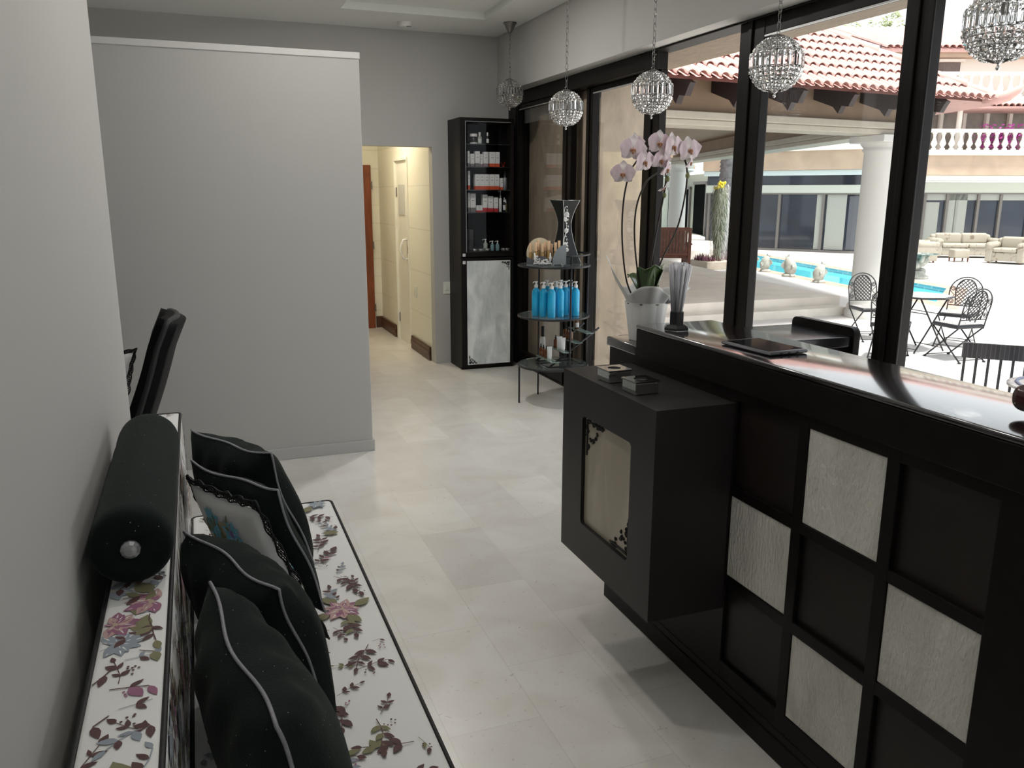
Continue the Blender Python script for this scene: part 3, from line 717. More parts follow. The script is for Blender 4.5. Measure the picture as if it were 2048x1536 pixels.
b = MB(); b.box((X0+.052, Y0-.005, .045), (X1-.034, Y0+.003, 1.008)); b.build('stone_panel', STONE3, ld_, bevel=.002)
b = MB(); scrolls(b, lambda a, c: (X1-.045+a, Y0-.0065, .995+c), -1, -1, .07, 7, .0022); b.build('filigree_corner', BLK, ld_)
b = MB(); scrolls(b, lambda a, c: (X0+.065+a, Y0-.0065, .06+c), 1, 1, .07, 8, .0022); b.build('filigree_corner', BLK, ld_)
for z in (1.062, .995):
    b = MB(); b.box((X0+.012, Y0-.008, z-.014), (X0+.04, Y0, z+.014)); b.build('door_catch', mat('clear_catch', (.6, .6, .62), .15, coat=.5), cab, bevel=.003)
SH = (2.036, 1.839, 1.639, 1.441)
for z in SH:
    b = MB(); b.box((X0+.0225, Y0+.03, z-.006), (X1-.0225, Y1-.0125, z)); b.build('glass_shelf', mat('shelf_glass', (.03, .04, .04), .08, trans=.55), cab)
# what stands in it
def px(p): return min(2.345+.00458*(p-932), 2.70)
CW = mat('carton_white', (.74, .75, .75), .5); CG_ = {'grey': (.20, .18, .19), 'orange': (.62, .09, .03), 'red': (.48, .03, .04), 'mauve': (.27, .20, .23)}
def carton(p, w, h, z, c, lab, grp, y=7.275, d=.05):
    x = px(p); w *= .0046; h *= .0046
    t = thing('carton', lab, 'box', (x, y, z+.0005), grp)
    b = MB(); b.box((x-w/2, y, z+.0005+h*.24), (x+w/2, y+d, z+h)); b.build('box_body', CW, t, bevel=.001)
    b = MB(); b.box((x-w/2, y, z+.0005), (x+w/2, y+d, z+.0005+h*.24)); b.build('colour_band', mat('band_'+c, CG_[c], .5), t, bevel=.001)
    for q, (hw_, h0, h1) in enumerate(((.18, .80, .83), (.24, .60, .64))):
        b = MB(); b.box((x-w*hw_, y-.0006, z+h*h0), (x+w*hw_, y-.0001, z+h*h1)); b.build('printed_mark', mat('print_grey', (.25, .25, .26), .6), t)
G2 = 'cartons on the second glass shelf'; G3 = 'cartons on the third glass shelf'; G4 = 'cartons on the fourth glass shelf'
z = SH[1]
carton(932.5, 4, 30, z, 'grey', 'slim white carton at the left end of the second cabinet shelf', G2)
carton(940.5, 8, 25, z, 'grey', 'short white carton second from the left on the second cabinet shelf', G2)
carton(951, 9.5, 30, z, 'grey', 'white carton with grey foot third from the left on the second cabinet shelf', G2)
carton(960.5, 6, 25, z, 'mauve', 'narrow short white carton left of the mauve footed carton, second cabinet shelf', G2, y=7.30)
carton(968.5, 9.5, 29, z, 'mauve', 'tall white carton with mauve foot on the second cabinet shelf', G2)
carton(982, 12, 29, z, 'orange', 'left of two orange footed cartons on the second cabinet shelf', G2)
carton(993, 8.5, 29, z, 'orange', 'right of two orange footed cartons on the second cabinet shelf', G2)
z = SH[2]
carton(933, 4.5, 36, z, 'orange', 'tall slim orange footed carton at the left end of the third cabinet shelf', G3)
for i, p in enumerate((950.5, 960.5, 970.5)): carton(p, 9.6, 30, z, 'orange', ('left', 'middle', 'right')[i]+' one of three wide orange footed cartons, third cabinet shelf', G3)
for i, p in enumerate((981, 991.5)): carton(p, 9.8, 30, z, 'orange', ('shiny orange footed carton right of the three wide ones, third cabinet shelf', 'orange footed carton left of the small one on the third cabinet shelf')[i], G3)
carton(1002, 7, 23, z, 'orange', 'small orange footed carton at the right on the third cabinet shelf', G3)
z = SH[3]
carton(932.5, 3.5, 37, z, 'grey', 'very slim white carton at the left end of the fourth cabinet shelf', G4)
carton(941, 11, 36, z, 'grey', 'tall white carton with grey foot on the fourth cabinet shelf', G4)
carton(954.5, 13, 13, z, 'red', 'low flat white carton with red foot on the fourth cabinet shelf', G4)
carton(966.5, 10, 34, z, 'red', 'tallest red footed carton on the fourth cabinet shelf', G4)
carton(978, 10.5, 31, z, 'red', 'middle red footed carton on the fourth cabinet shelf', G4)
carton(989.5, 9, 29, z, 'red', 'rightmost red footed carton on the fourth cabinet shelf', G4)
AMBER = mat('amber_glass', (.16, .045, .012), .1, coat=.5); DARKG = mat('dark_bottle', (.03, .03, .035), .15)
def bottle(name, lab, cat, x, y, z, r, h, m, capm, kind='cap', grp=None, label=True, neck=.35):
    t = thing(name, lab, cat, (x, y, z+.0008), grp); c0 = (x, y, z+.0008); hb = h*.66
    b = MB(); b.lathe([(r*.92, 0), (r, r*.12), (r, hb-r*.5), (r*.9, hb-r*.2), (r*neck, hb+r*.15), (r*neck, hb+r*.4)], 16, c0); b.build('bottle_body', m, t)
    b = MB()
    if kind == 'cap': b.lathe([(r*.55, hb+r*.3), (r*.55, h-.002), (r*.5, h)], 14, c0)
    elif kind == 'dropper': b.lathe([(r*.5, hb+r*.3), (r*.52, hb+h*.14), (r*.28, hb+h*.15), (r*.25, h*.97), (r*.12, h)], 14, c0)
    else:
        b.lathe([(r*.5, hb+r*.3), (r*.5, hb+h*.10), (r*.2, hb+h*.12), (r*.2, hb+h*.27)], 14, c0)
        zt = c0[2]+h-.006; b.box((x-r*.35, y-r*.35, zt-.004), (x+r*.35, y+r*.35, zt+.006)); b.tube([(x, y, zt), (x-r*1.35, y-r*.2, zt+.002), (x-r*1.5, y-r*.25, zt-.008)], r*.14, 6)
    b.build({'cap': 'cap', 'dropper': 'dropper_cap', 'pump': 'pump_head'}[kind], capm, t)
    if label:
        b = MB()
        vs = [(x+(r+.0006)*math.cos(a), y+(r+.0006)*math.sin(a), c0[2]+q) for q in (hb*.2, hb*.7) for a in [(-2.6+k*.2) for k in range(12)]]
        b.add(vs, [(k, k+1, 13+k, 12+k) for k in range(11)], 0, True); b.build('paper_label', CW, t)
    return t
z = SH[0]
t = thing('cream_jar', 'dark jar with white lid on the top cabinet shelf', 'jar', (px(943.5), 7.28, z))
b = MB(); b.lathe([(.030, .0005), (.033, .01), (.033, .055), (.027, .065)], 20, (px(943.5), 7.28, z)); b.build('jar_body', DARKG, t)
b = MB(); b.lathe([(.034, .066), (.034, .088), (.031, .090)], 20, (px(943.5), 7.28, z)); b.build('lid', CW, t)
b = MB(); b.lathe([(.0336, .004), (.0336, .016)], 20, (px(943.5), 7.28, z), cap=False); b.build('paper_label', CW, t)
bottle('bottle', 'pale green bottle with white cap in the middle of the top cabinet shelf', 'bottle', px(956.5), 7.29, z, .019, .105, mat('pale_green_plastic', (.42, .48, .42), .3), CW)
bottle('bottle', 'slim dark bottle with white cap and label on the top cabinet shelf', 'bottle', px(972), 7.28, z, .0145, .105, DARKG, CW)
t = thing('ribbon_bow', 'orange ribbon bow lying at the right of the second cabinet shelf', 'ribbon', (2.68, 7.28, SH[1]))
OR = mat('orange_ribbon', (.55, .05, .02), .4)
for k, a in enumerate((.2, 1.2, 2.1, 2.9)):
    b = MB(); b.surf(lambda u, v, a=a: (2.68+.042*math.sin(PI*u)*math.cos(a)*(1 if k % 2 else .9), 7.28+(v-.5)*.02, SH[1]+.004+.030*math.sin(PI*u)*math.sin(a)+.02*u*(1-u)*4*abs(math.sin(a))), 10, 2); b.build('loop', OR, t, solid=.001)
b = MB(); b.ell((2.68, 7.28, SH[1]+.0065), (.009, .012, .006), 10, 6); b.build('knot', OR, t)
bottle('bottle', 'grey metallic bottle at the right end of the third cabinet shelf', 'bottle', 2.695, 7.28, SH[2], .022, .165, mat('grey_metallic', (.28, .29, .31), .3, .5), DARKG, label=False)
bottle('pump_bottle', 'white pump bottle on the fourth cabinet shelf', 'bottle', px(999), 7.28, SH[3], .0135, .19, CW, CW, 'pump', label=False)
bottle('dropper_bottle', 'dark bottle with white label and white spray cap, fourth cabinet shelf', 'bottle', px(1007.5), 7.285, SH[3], .0155, .13, DARKG, CW, 'dropper')
bottle('dropper_bottle', 'olive glass bottle with white dropper at the right of the fourth cabinet shelf', 'bottle', 2.705, 7.285, SH[3], .0145, .115, mat('olive_glass', (.14, .13, .06), .15), CW, 'dropper', label=False)
z = 1.0905; TEAL = mat('teal_plastic', (.20, .33, .36), .3)
t = thing('dark_box', 'stacked dark grey box at the bottom left of the glazed cabinet', 'box', (2.345, 7.36, z))
b = MB(); b.box((2.30, 7.32, z), (2.40, 7.44, z+.10)); b.build('lower_box', mat('grey_card', (.045, .045, .05), .5), t, bevel=.003)
b = MB(); b.box((2.30, 7.32, z+.1005), (2.40, 7.44, z+.19)); b.build('upper_box', mat('grey_card', (.045, .045, .05)), t, bevel=.003)
bottle('pump_bottle', 'left one of two small teal pump bottles at the cabinet bottom', 'bottle', px(980), 7.26, z, .018, .09, TEAL, CW, 'pump', 'small teal pump bottles', label=False)
bottle('pump_bottle', 'right one of two small teal pump bottles at the cabinet bottom', 'bottle', px(991), 7.26, z, .018, .09, TEAL, CW, 'pump', 'small teal pump bottles', label=False)
bottle('pump_bottle', 'pale green pump bottle behind the two teal ones at the cabinet bottom', 'bottle', px(970), 7.32, z, .02, .105, mat('pale_green_plastic', (.42, .48, .42)), CW, 'pump', label=False)
TIN = mat('silver_tin', (.5, .51, .51), .2, .8)
for k, (p, nm) in enumerate(((940, 'at the far left'), (953, 'second from the left'), (966.5, 'just left of the teal pump bottles'), (1002, 'just right of the teal pump bottles'), (1014, 'at the far right'))):
    x = px(p); t = thing('silver_tin', 'small round silver tin '+nm+' of the cabinet bottom', 'tin', (x, 7.235, z), 'silver tins in the cabinet')
    b = MB(); b.lathe([(.024, .0003), (.026, .004), (.025, .016)], 18, (x, 7.235, z)); b.build('tin_body', TIN, t)
    b = MB(); b.lathe([(.0265, .0162), (.0265, .020), (.018, .024), (.003, .025)], 18, (x, 7.235, z)); b.build('lid', TIN, t)

# ================================================================== ROUND GLASS DISPLAY STAND
SC = (2.545, 5.79); SR = .27; ZS = (.31, .695, 1.082)
st = thing('display_stand', 'round three tier stand of black rod with glass shelves', 'stand', (SC[0], SC[1], 0))
LG = [(2.285, 5.845, .31), (2.535, 6.06, 1.16), (2.566, 5.521, 1.16), (2.812, 5.745, 1.16)]
for x, y, zt in LG:
    b = MB(); b.tube([(x, y, 0), (x, y, zt)], .0075, 8); b.build('leg', IRON, st)
for z in ZS:
    b = MB(); b.tube(circ((SC[0], SC[1], z-.008), SR, 48), .0085, 8, True); b.build('ring', IRON, st)
    b = MB(); b.lathe([(SR-.006, -.006), (SR-.006, 0)], 48, (SC[0], SC[1], z), sm=False); b.build('glass_shelf', mat('clear_shelf', (.75, .88, .86), .02, trans=.9), st)
b = MB(); b.tube(circ((SC[0], SC[1], 1.16), SR, 28, math.radians(-94), math.radians(87), close=False), .0075, 8); b.build('guard_rail', IRON, st)
# blue pump bottles
BLUE = mat('blue_liquid_bottle', (.012, .44, .80), .22, coat=.3)
PB = [(2.388, 5.765, 'leftmost of the front row'), (2.422, 5.70, 'second from the left in the front row'), (2.46, 5.635, 'third from the left, nearest the camera'), (2.507, 5.83, 'at the back on the left'),
      (2.541, 5.735, 'in the middle row'), (2.612, 5.80, 'at the back, towards the right'), (2.539, 5.655, 'middle of the front row'), (2.612, 5.715, 'beside the front post'), (2.672, 5.665, 'rightmost of the front row'), (2.68, 5.775, 'farthest right at the back')]
for x, y, nm in PB:
    t = thing('pump_bottle', 'tall blue pump bottle on the stand, '+nm, 'bottle', (x, y, ZS[1]+.001), 'blue pump bottles'); c0 = (x, y, ZS[1]+.001); r = .0315
    b = MB(); b.lathe([(r*.9, 0), (r, .006), (r, .175), (r*.93, .193), (r*.62, .208), (r*.42, .212), (r*.42, .218)], 18, c0); b.build('bottle_body', BLUE, t)
    b = MB(); b.lathe([(r*.48, .216), (r*.48, .236), (r*.2, .240), (r*.2, .256)], 14, c0); b.rbox((x-.011, y-.011, c0[2]+.254), (x+.011, y+.011, c0[2]+.264), .003); b.tube([(x, y, c0[2]+.259), (x-.026, y-.010, c0[2]+.259), (x-.031, y-.012, c0[2]+.252)], .0035, 6); b.build('pump_head', PLASTICW, t)
# stepped rack on the bottom shelf
rk = thing('stepped_rack', 'tilted black rack with four glass steps on the bottom shelf', 'rack', (2.56, 5.75, ZS[0]+.001))
za = ZS[0]+.009
for y, nm in ((5.60, 'near'), (5.86, 'far')):
    b = MB(); b.tube([(2.43, y, za), (2.845, y, za+.285)], .0085, 8); b.build('side_rail', IRON, rk)
stepz = []
for k in range(4):
    f = (k+.45)/4; x = 2.435+.41*f*.92; z = za+.30*f*.92; stepz.append((x, z+.0125))
    b = MB(); b.box((x-.035, 5.57, z+.0085), (x+.03, 5.89, z+.0125)); b.build('glass_step', mat('green_edge_glass', (.62, .86, .80), .05, trans=.6), rk)
b = MB(); b.tube([(2.43, 5.60, za), (2.72, 5.60, za), (2.72, 5.86, za), (2.43, 5.86, za)], .007, 8, True); b.build('base_frame', IRON, rk)
def tube_pack(lab, x, y, z, h, w, capm=None, grp=None):
    t = thing('cream_tube', lab, 'tube', (x, y, z), grp)
    b = MB(); n = 16
    def f(u, v):
        a = 2*PI*u; k = v; return (x+w*(math.cos(a))*(1-.0*k)*(1+.25*k), y+w*math.sin(a)*(1-.93*k), z+.012+(h-.012)*v)
    b.surf(f, n, 6, closeu=True); b.build('tube_body', CW, t)
    b = MB(); b.lathe([(w*.8, .0005), (w*.85, .003), (w*.85, .013)], 14, (x, y, z)); b.build('cap', capm or CW, t)
    b = MB(); b.box((x-w*.5, y-w*.62, z+h*.42), (x+w*.5, y-w*.60, z+h*.45)); b.build('printed_mark', mat('print_grey', (.25, .25, .26)), t)
(sx, sz) = stepz[0]
for i, y in enumerate((5.87, 5.815, 5.76)): bottle('dropper_bottle', ('farthest', 'middle', 'nearest')[i]+' of three small dropper bottles on the lowest rack step', 'bottle', sx, y, sz, .0155, .095, AMBER, BLK, 'dropper', 'dropper bottles on the rack', label=False)
tube_pack('white cream tube on the lowest rack step', sx, 5.70, sz, .10, .018)
(sx, sz) = stepz[1]
bottle('dropper_bottle', 'dropper bottle beside a white tube on the second rack step', 'bottle', sx, 5.80, sz, .0165, .10, AMBER, BLK, 'dropper', 'dropper bottles on the rack', label=False)
tube_pack('white cream tube second rack step, left of two', sx, 5.725, sz, .10, .019, None, 'white tubes on the second rack step')
tube_pack('white cream tube second rack step, right of two', sx, 5.665, sz, .10, .019, None, 'white tubes on the second rack step')
(sx, sz) = stepz[2]
for i, y in enumerate((5.82, 5.77, 5.715)): bottle('dropper_bottle', ('farthest', 'middle', 'nearest')[i]+' of three dropper bottles on the third rack step', 'bottle', sx-.005, y, sz, .0165, .10, AMBER, BLK, 'dropper', 'dropper bottles on the rack', label=False)
(sx, sz) = stepz[3]
bottle('dropper_bottle', 'dropper bottle on the highest rack step', 'bottle', sx-.01, 5.80, sz, .0175, .11, AMBER, BLK, 'dropper', 'dropper bottles on the rack', label=True)
bottle('lotion_bottle', 'tall white lotion bottle with black cap standing on the bottom stand shelf', 'bottle', 2.525, 5.95, ZS[0], .023, .27, CW, BLK, 'cap', neck=.8, label=False)

# organiser on the top shelf
zt = ZS[2]+.001; Mo = RT((2.445, 5.715, zt), -.36)
og = thing('perfume_organiser', 'cream and grey arched organiser with white scroll ornaments on the top shelf', 'organiser', (2.445, 5.715, zt))
CRM = mat('cream_card', (.62, .55, .40), .6); GRY = mat('grey_card_shield', (.25, .28, .30), .5); SCR = mat('white_resin', (.72, .72, .70), .5)
b = MB(); b.box((-.145, -.03, 0), (.145, .06, .008), M=Mo); b.build('tray', GRY, og)
b = MB(); arc = [(-.14, .008), (.06, .008)]+[(-.045+.10*math.cos(a), .085+.115*math.sin(a)) for a in [k*PI/14 for k in range(15)]]
b.prism(arc, lambda a, c: Mo @ Vector((a, .052, c)), lambda a, c: Mo @ Vector((a, .058, c))); b.build('back_panel', CRM, og)
b = MB(); fr = [(-.145, .008), (.05, .008), (.05, .045)]+[(-.04+.055*math.cos(a), .04+.028*math.sin(a)) for a in [k*PI/10 for k in range(11)]]+[(-.145, .065)]
b.prism(fr, lambda a, c: Mo @ Vector((a, -.031, c)), lambda a, c: Mo @ Vector((a, -.024, c))); b.build('front_panel', mat('dark_grey_card', (.09, .09, .10), .5), og)
b = MB(); qc = [(.148, .008), (.148, .155)]+[(.148-.10*math.sin(a), .02+.135*math.cos(a)) for a in [k*PI/20 for k in range(11)]]+[(.046, .008)]
b.prism(qc, lambda a, c: Mo @ Vector((a, -.041, c)), lambda a, c: Mo @ Vector((a, -.033, c))); b.build('side_shield', GRY, og)
for k, (ox, sgn) in enumerate(((-.09, 1), (.035, -1))):
    b = MB(); scrolls(b, lambda a, c, ox=ox: Mo @ Vector((ox+a, -.036, .010+c)), sgn*1, 1, .075, 30+k, .0035); b.build('scroll_ornament', SCR, og)
for x in (.05, .12):
    b = MB(); b.ell(tuple(Mo @ Vector((x, -.06, .010))), (.010, .010, .010), 8, 6); b.build('crystal_foot', CRYSTAL, og)
GOLD = mat('golden_perfume', (.42, .26, .09), .15, trans=.3, coat=.4); WOOD = mat('pale_wood_cap', (.62, .42, .26), .5)
PF = [(-.115, .030), (-.075, .010), (-.055, .036), (-.025, .012), (-.005, .036), (.022, .010), (.04, .036), (.07, .012), (.098, .030)]
nm = ['at the far left', 'second from the left, front', 'second from the left, rear', 'middle front', 'middle rear', 'right of the middle, front', 'right of the middle, rear', 'second from the right', 'at the far right']
for k, (x, y) in enumerate(PF):
    p = Mo @ Vector((x, y, .0085)); h = .125+.012*(k % 3)
    t = thing('perfume_bottle', 'golden perfume bottle with pale wooden cap in the organiser, '+nm[k], 'bottle', tuple(p), 'perfume bottles in the organiser')
    b = MB(); b.lathe([(.0125, .0003), (.013, .004), (.013, h*.6), (.008, h*.66), (.0065, h*.68)], 12, p); b.build('bottle_body', GOLD, t)
    b = MB(); b.lathe([(.0105, h*.68), (.0105, h+.02), (.009, h+.022)], 12, p); b.build('cap', WOOD, t)
# waisted vase
vz = zt; va = thing('vase', 'tall black waisted square vase with white rose relief on the top shelf', 'vase', (2.665, 5.875, vz))
Mv = RT((2.665, 5.875, vz), .25)
def vw(s): return .039+.052*abs(2*(s-.36 if s > .36 else (.36-s)*1.25))**1.7
b = MB(); nz = 24; vs = []; 
for i in range(nz+1):
    s = i/nz; w = .036+(.046 if s > .62 else .058)*(abs(s-.62)/(.38 if s > .62 else .62))**1.6
    for a, c_ in ((-1, -1), (1, -1), (1, 1), (-1, 1)): vs.append(Mv @ Vector((a*w, c_*w, .475*s)))
b.add(vs, [(i*4+k, i*4+(k+1) % 4, i*4+4+(k+1) % 4, i*4+4+k) for i in range(nz) for k in range(4)], 0, False); b.add(vs[:4], [(3, 2, 1, 0)]); b.add(vs[-4:], [(0, 1, 2, 3)])
b.build('vase_body', mat('black_lacquer', (.006, .008, .008), .28, spec=.25), va)
b = MB()
for k in range(4): b.tube([vs[i*4+k] for i in range(nz+1)], .0016, 5)
b.tube(vs[-4:], .002, 5, True); b.build('silver_edge', CHROME, va)
b = MB(); rn = random.Random(4)
def vpt(s, o):
    w = .036+(.046 if s > .62 else .058)*(abs(s-.62)/(.38 if s > .62 else .62))**1.6
    return Mv @ Vector((-w+o, -w-.006, .475*s))
for s, o, R in ((.78, .026, .019), (.70, .012, .015), (.52, .022, .017), (.30, .016, .018), (.22, .036, .014)):
    for q in (1, .66, .34):
        c_ = vpt(s, o); b.tube([c_+(Mv.to_3x3() @ Vector((R*q*math.cos(a)*(1+.12*math.sin(5*a+q*9)), -.006*(1-q), R*q*math.sin(a)))) for a in [k*2*PI/14 for k in range(14)]], .0028, 6, True)
b.tube([vpt(s, .012+.012*math.sin(s*14)) for s in [.10+.05*k for k in range(17)]], .0028, 6)
for k in range(16):
    s = .12+.052*k; c_ = vpt(s, .014+.03*rn.random()); a = rn.random()*6
    b.ell(tuple(c_), (.010, .003, .0045), 8, 5, M=Mv.to_3x3().to_4x4() @ Matrix.Rotation(a, 4, 'Y'))
b.build('rose_relief', SCR, va)

# ================================================================== CRYSTAL PENDANT LAMPS
PD = .11; NM = 26
def pendant_proto():
    t = thing('pendant_lamp', 'p', 'pendant lamp', (0, 0, 0), 'crystal globe pendants', local=True)
    b = MB(); b.lathe([(.030, .106), (.032, .112), (.020, .119), (.006, .122)], 24); b.build('cap', DCHROME, t)
    b = MB(); b.lathe([(.001, -.137), (.006, -.133), (.007, -.128), (.004, -.122), (.003, -.118), (.014, -.112), (.016, -.107)], 16); b.build('finial', CHROME, t)
    b = MB(); lats = [78, 66.5, 56, 46, 36.7, 27, -10.5, -20.2, -29.7, -39.2, -48.7, -58.2, -68]
    for la in lats:
        a = math.radians(la); b.tube(circ((0, 0, PD*math.sin(a)), PD*math.cos(a)*1.0, 40), .0010, 4, True)
    for k in range(NM):
        an = 2*PI*(k+.5)/NM; b.tube([(PD*math.cos(a)*math.cos(an), PD*math.cos(a)*math.sin(an), PD*math.sin(a)) for a in [math.radians(-80+j*10) for j in range(17)]]+[(.028*math.cos(an), .028*math.sin(an), .108)], .0009, 4)
        b.tube([(PD*math.cos(math.radians(-72))*math.cos(an), PD*math.cos(math.radians(-72))*math.sin(an), PD*math.sin(math.radians(-72))), (.014*math.cos(an), .014*math.sin(an), -.114)], .0009, 4)
    b.build('wire_frame', DCHROME, t)
    b = MB(); bd = [(72, 5.6), (61, 5), (51, 4.6), (41.5, 4.6), (32, 4.6), (-15.5, 4.8), (-25, 4.6), (-34.5, 4.6), (-44, 4.6), (-53.5, 4.6), (-63, 4.6)]
    for la, half in bd:
        a = math.radians(la); rr_ = PD*math.cos(a); hw = max(.003, rr_*PI/NM*.88); hh = PD*math.radians(half)*.92
        c0 = (rr_, 0, PD*math.sin(a)); M_ = Matrix.Rotation(-a, 4, 'Y')
        pts = [(.0085, 0, 0), (-.004, 0, 0)]
        vs = [(.0080, hw*.45, hh*.45), (.0080, -hw*.45, hh*.45), (.0080, -hw*.45, -hh*.45), (.0080, hw*.45, -hh*.45), (0, hw, hh), (0, -hw, hh), (0, -hw, -hh), (0, hw, -hh), (-.005, 0, 0)]
        b.add([tuple(Vector(c0)+M_ @ Vector(p)) for p in vs], [(0, 1, 2, 3), (0, 4, 5, 1), (1, 5, 6, 2), (2, 6, 7, 3), (3, 7, 4, 0), (5, 4, 8), (6, 5, 8), (7, 6, 8), (4, 7, 8)])
    z0, z1 = PD*math.sin(math.radians(-9.5)), PD*math.sin(math.radians(26)); hw = PD*PI/NM*.86     # long prism at the equator
    vs = []
    for z, k in ((z0, .5), (z0+.006, 1), (z1-.006, 1), (z1, .5)):
        rz_ = math.sqrt(max(0, PD**2-((z0+z1)/2)**2))-.002
        for dx, dy in ((.0075, -.5), (.0075, .5), (.001, 1), (-.0045, .5), (-.0045, -.5), (.001, -1)): vs.append((rz_+dx*k, dy*hw*k, z))
    b.add(vs, [(i*6+k, i*6+(k+1) % 6, i*6+6+(k+1) % 6, i*6+6+k) for i in range(3) for k in range(6)]+[(5, 4, 3, 2, 1, 0), (18, 19, 20, 21, 22, 23)])
    s0 = b.build('crystal_strand', CRYSTAL, t)
    for k in range(1, NM):
        c_ = s0.copy(); col.objects.link(c_); c_.parent = t; c_.rotation_euler = (0, 0, 2*PI*k/NM)
    b = MB(); b.tube([(0, 0, .119), (0, 0, .06)], .005, 8); b.lathe([(.009, .025), (.012, .05), (.009, .062)], 12); b.build('lamp_holder', DCHROME, t)
    return t
pp = pendant_proto(); used = {}
PEND = ((2.60, 6.90, 2.435, 'farthest crystal globe pendant, hanging above the tall cabinet'), (2.377, 5.247, 2.158, 'second farthest crystal globe pendant, above the display stand'), (2.41, 4.178, 2.145, 'crystal globe pendant hanging directly above the orchid'), (2.40, 3.112, 2.148, 'crystal globe pendant in front of the dark window post and tiled roof'), (2.40, 2.02, 2.120, 'nearest crystal globe pendant, cut by the top right corner'))
PO = [place(pp, used, (x, y, z), .1*k, nm) for k, (x, y, z, nm) in enumerate(PEND)]
for k, (x, y, z, nm) in enumerate(PEND):
    o = PO[k]; b = MB(); i = 0; L_ = .042; ZT = ZC-.075-z; zz = .136
    b.tube([(.010*math.cos(a), 0, .128+.010*math.sin(a)) for a in [q*2*PI/12 for q in range(12)]], .0016, 5, True)
    while zz < ZT:
        h = min(L_, ZT-zz+.01); ev = i % 2; pts = []
        for q in range(14):
            a = 2*PI*q/14; s_ = .0085*math.cos(a); pts.append((s_ if ev else 0, 0 if ev else s_, zz+h/2+(h/2+.002)*math.sin(a)))
        b.tube(pts, .0017, 5, True); zz += h*.86; i += 1
    b.build('chain', DCHROME, o)
    b = MB(); b.lathe([(.006, -.083), (.016, -.078), (.024, -.066), (.050, -.012), (.056, -.010), (.056, -.001)], 20, (0, 0, ZC-z)); b.build('ceiling_rose', DCHROME, o)

# ================================================================== ORCHID
oc = (1.552, 2.672); oz = 1.0715
orc = thing('potted_orchid', 'pale pink orchid in a white paper wrapped pot at the end of the counter', 'potted plant', (oc[0], oc[1], oz))
def potf(u, v):
    a = 2*PI*u; r = (.056+.020*v)*(1+.055*abs(math.sin(4*a))*(1-.3*v)); return (oc[0]+r*math.cos(a), oc[1]+r*math.sin(a), oz+.142*v)
PAPER = mat('white_wrap', (.78, .78, .77), .5, trans=.15); 
b = MB(); b.surf(potf, 64, 6, closeu=True, sm=False); b.lathe([(.05, .002), (.056, .001)], 24, (oc[0], oc[1], oz), cap=True); pot = b.build('pot', mat('white_pot', (.80, .80, .78), .35), orc, solid=.003)
b = MB(); b.lathe([(.001, .128), (.066, .130)], 24, (oc[0], oc[1], oz)); b.build('bark', mat('bark', (.03, .022, .016), .9), pot)
b = MB(); b.tube(circ((oc[0], oc[1], oz+.138), .0735, 30), .005, 6, True); b.build('ribbon', BLK, orc)
for k in range(4):
    a = k*1.5; b = MB(); b.tube([(oc[0]+.045+.018*math.sin(q)*math.cos(a), oc[1]-.068-.012*math.sin(q)*math.sin(a), oz+.142+.02*math.sin(q)*(k % 2)+.008*q/3) for q in [j*PI/8 for j in range(9)]], .004, 6); b.build('bow_loop', mat('grey_ribbon', (.2, .2, .21), .3), orc)
def wrap(u, v, ph=0):
    a = 2*PI*u; pk = max(0, math.cos(2*(a-2.75)))**3+.55*max(0, math.cos(2*(a-1.2)))**3
    r = .066+v*(.035+.055*pk)+.006*v*math.sin(9*a); z = oz+.125+v*(.055+.13*pk*(.55+.45*math.cos(a-2.75)) )
    return (oc[0]+r*math.cos(a), oc[1]+r*math.sin(a), z+.008*math.sin(7*a)*v)
b = MB(); b.surf(wrap, 72, 8, closeu=True); b.build('wrapping_paper', PAPER, orc, solid=.0008)
GL = mat('orchid_leaf', (.045, .085, .022), .3, coat=.3); STM = mat('orchid_stem', (.018, .012, .010), .5)
def oleaf(a, L, Wd, rise, tilt):
    b = MB()
    def f(u, v):
        s = u; w = Wd*math.sin(PI*min(1, .12+.88*s))**.6*(1 if s < .99 else .2); q = (2*v-1)*w
        rr_ = .01+L*s*math.cos(tilt*s); z = oz+.14+rise*math.sin(s*PI*.62)-abs(2*v-1)**2*-.012
        return (oc[0]+rr_*math.cos(a)-q*math.sin(a), oc[1]+rr_*math.sin(a)+q*math.cos(a), z)
    b.surf(f, 12, 6); b.build('leaf', GL, orc, solid=.0025)
oleaf(-1.15, .065, .044, .13, .8); oleaf(-.3, .07, .036, .11, .9); oleaf(2.2, .08, .035, .09, .5); oleaf(.9, .09, .035, .08, .4); oleaf(-2.3, .05, .035, .12, .7)
def spline(P, n=10):
    P = [Vector(p) for p in P]; P = [P[0]*2-P[1]]+P+[P[-1]*2-P[-2]]; o = []
    for i in range(1, len(P)-2):
        for k in range(n):
            t = k/n; a, b_, c_, d = P[i-1:i+3]
            o.append(.5*((2*b_)+(c_-a)*t+(2*a-5*b_+4*c_-d)*t*t+(3*b_-a-3*c_+d)*t**3))
    return o+[P[-2]]
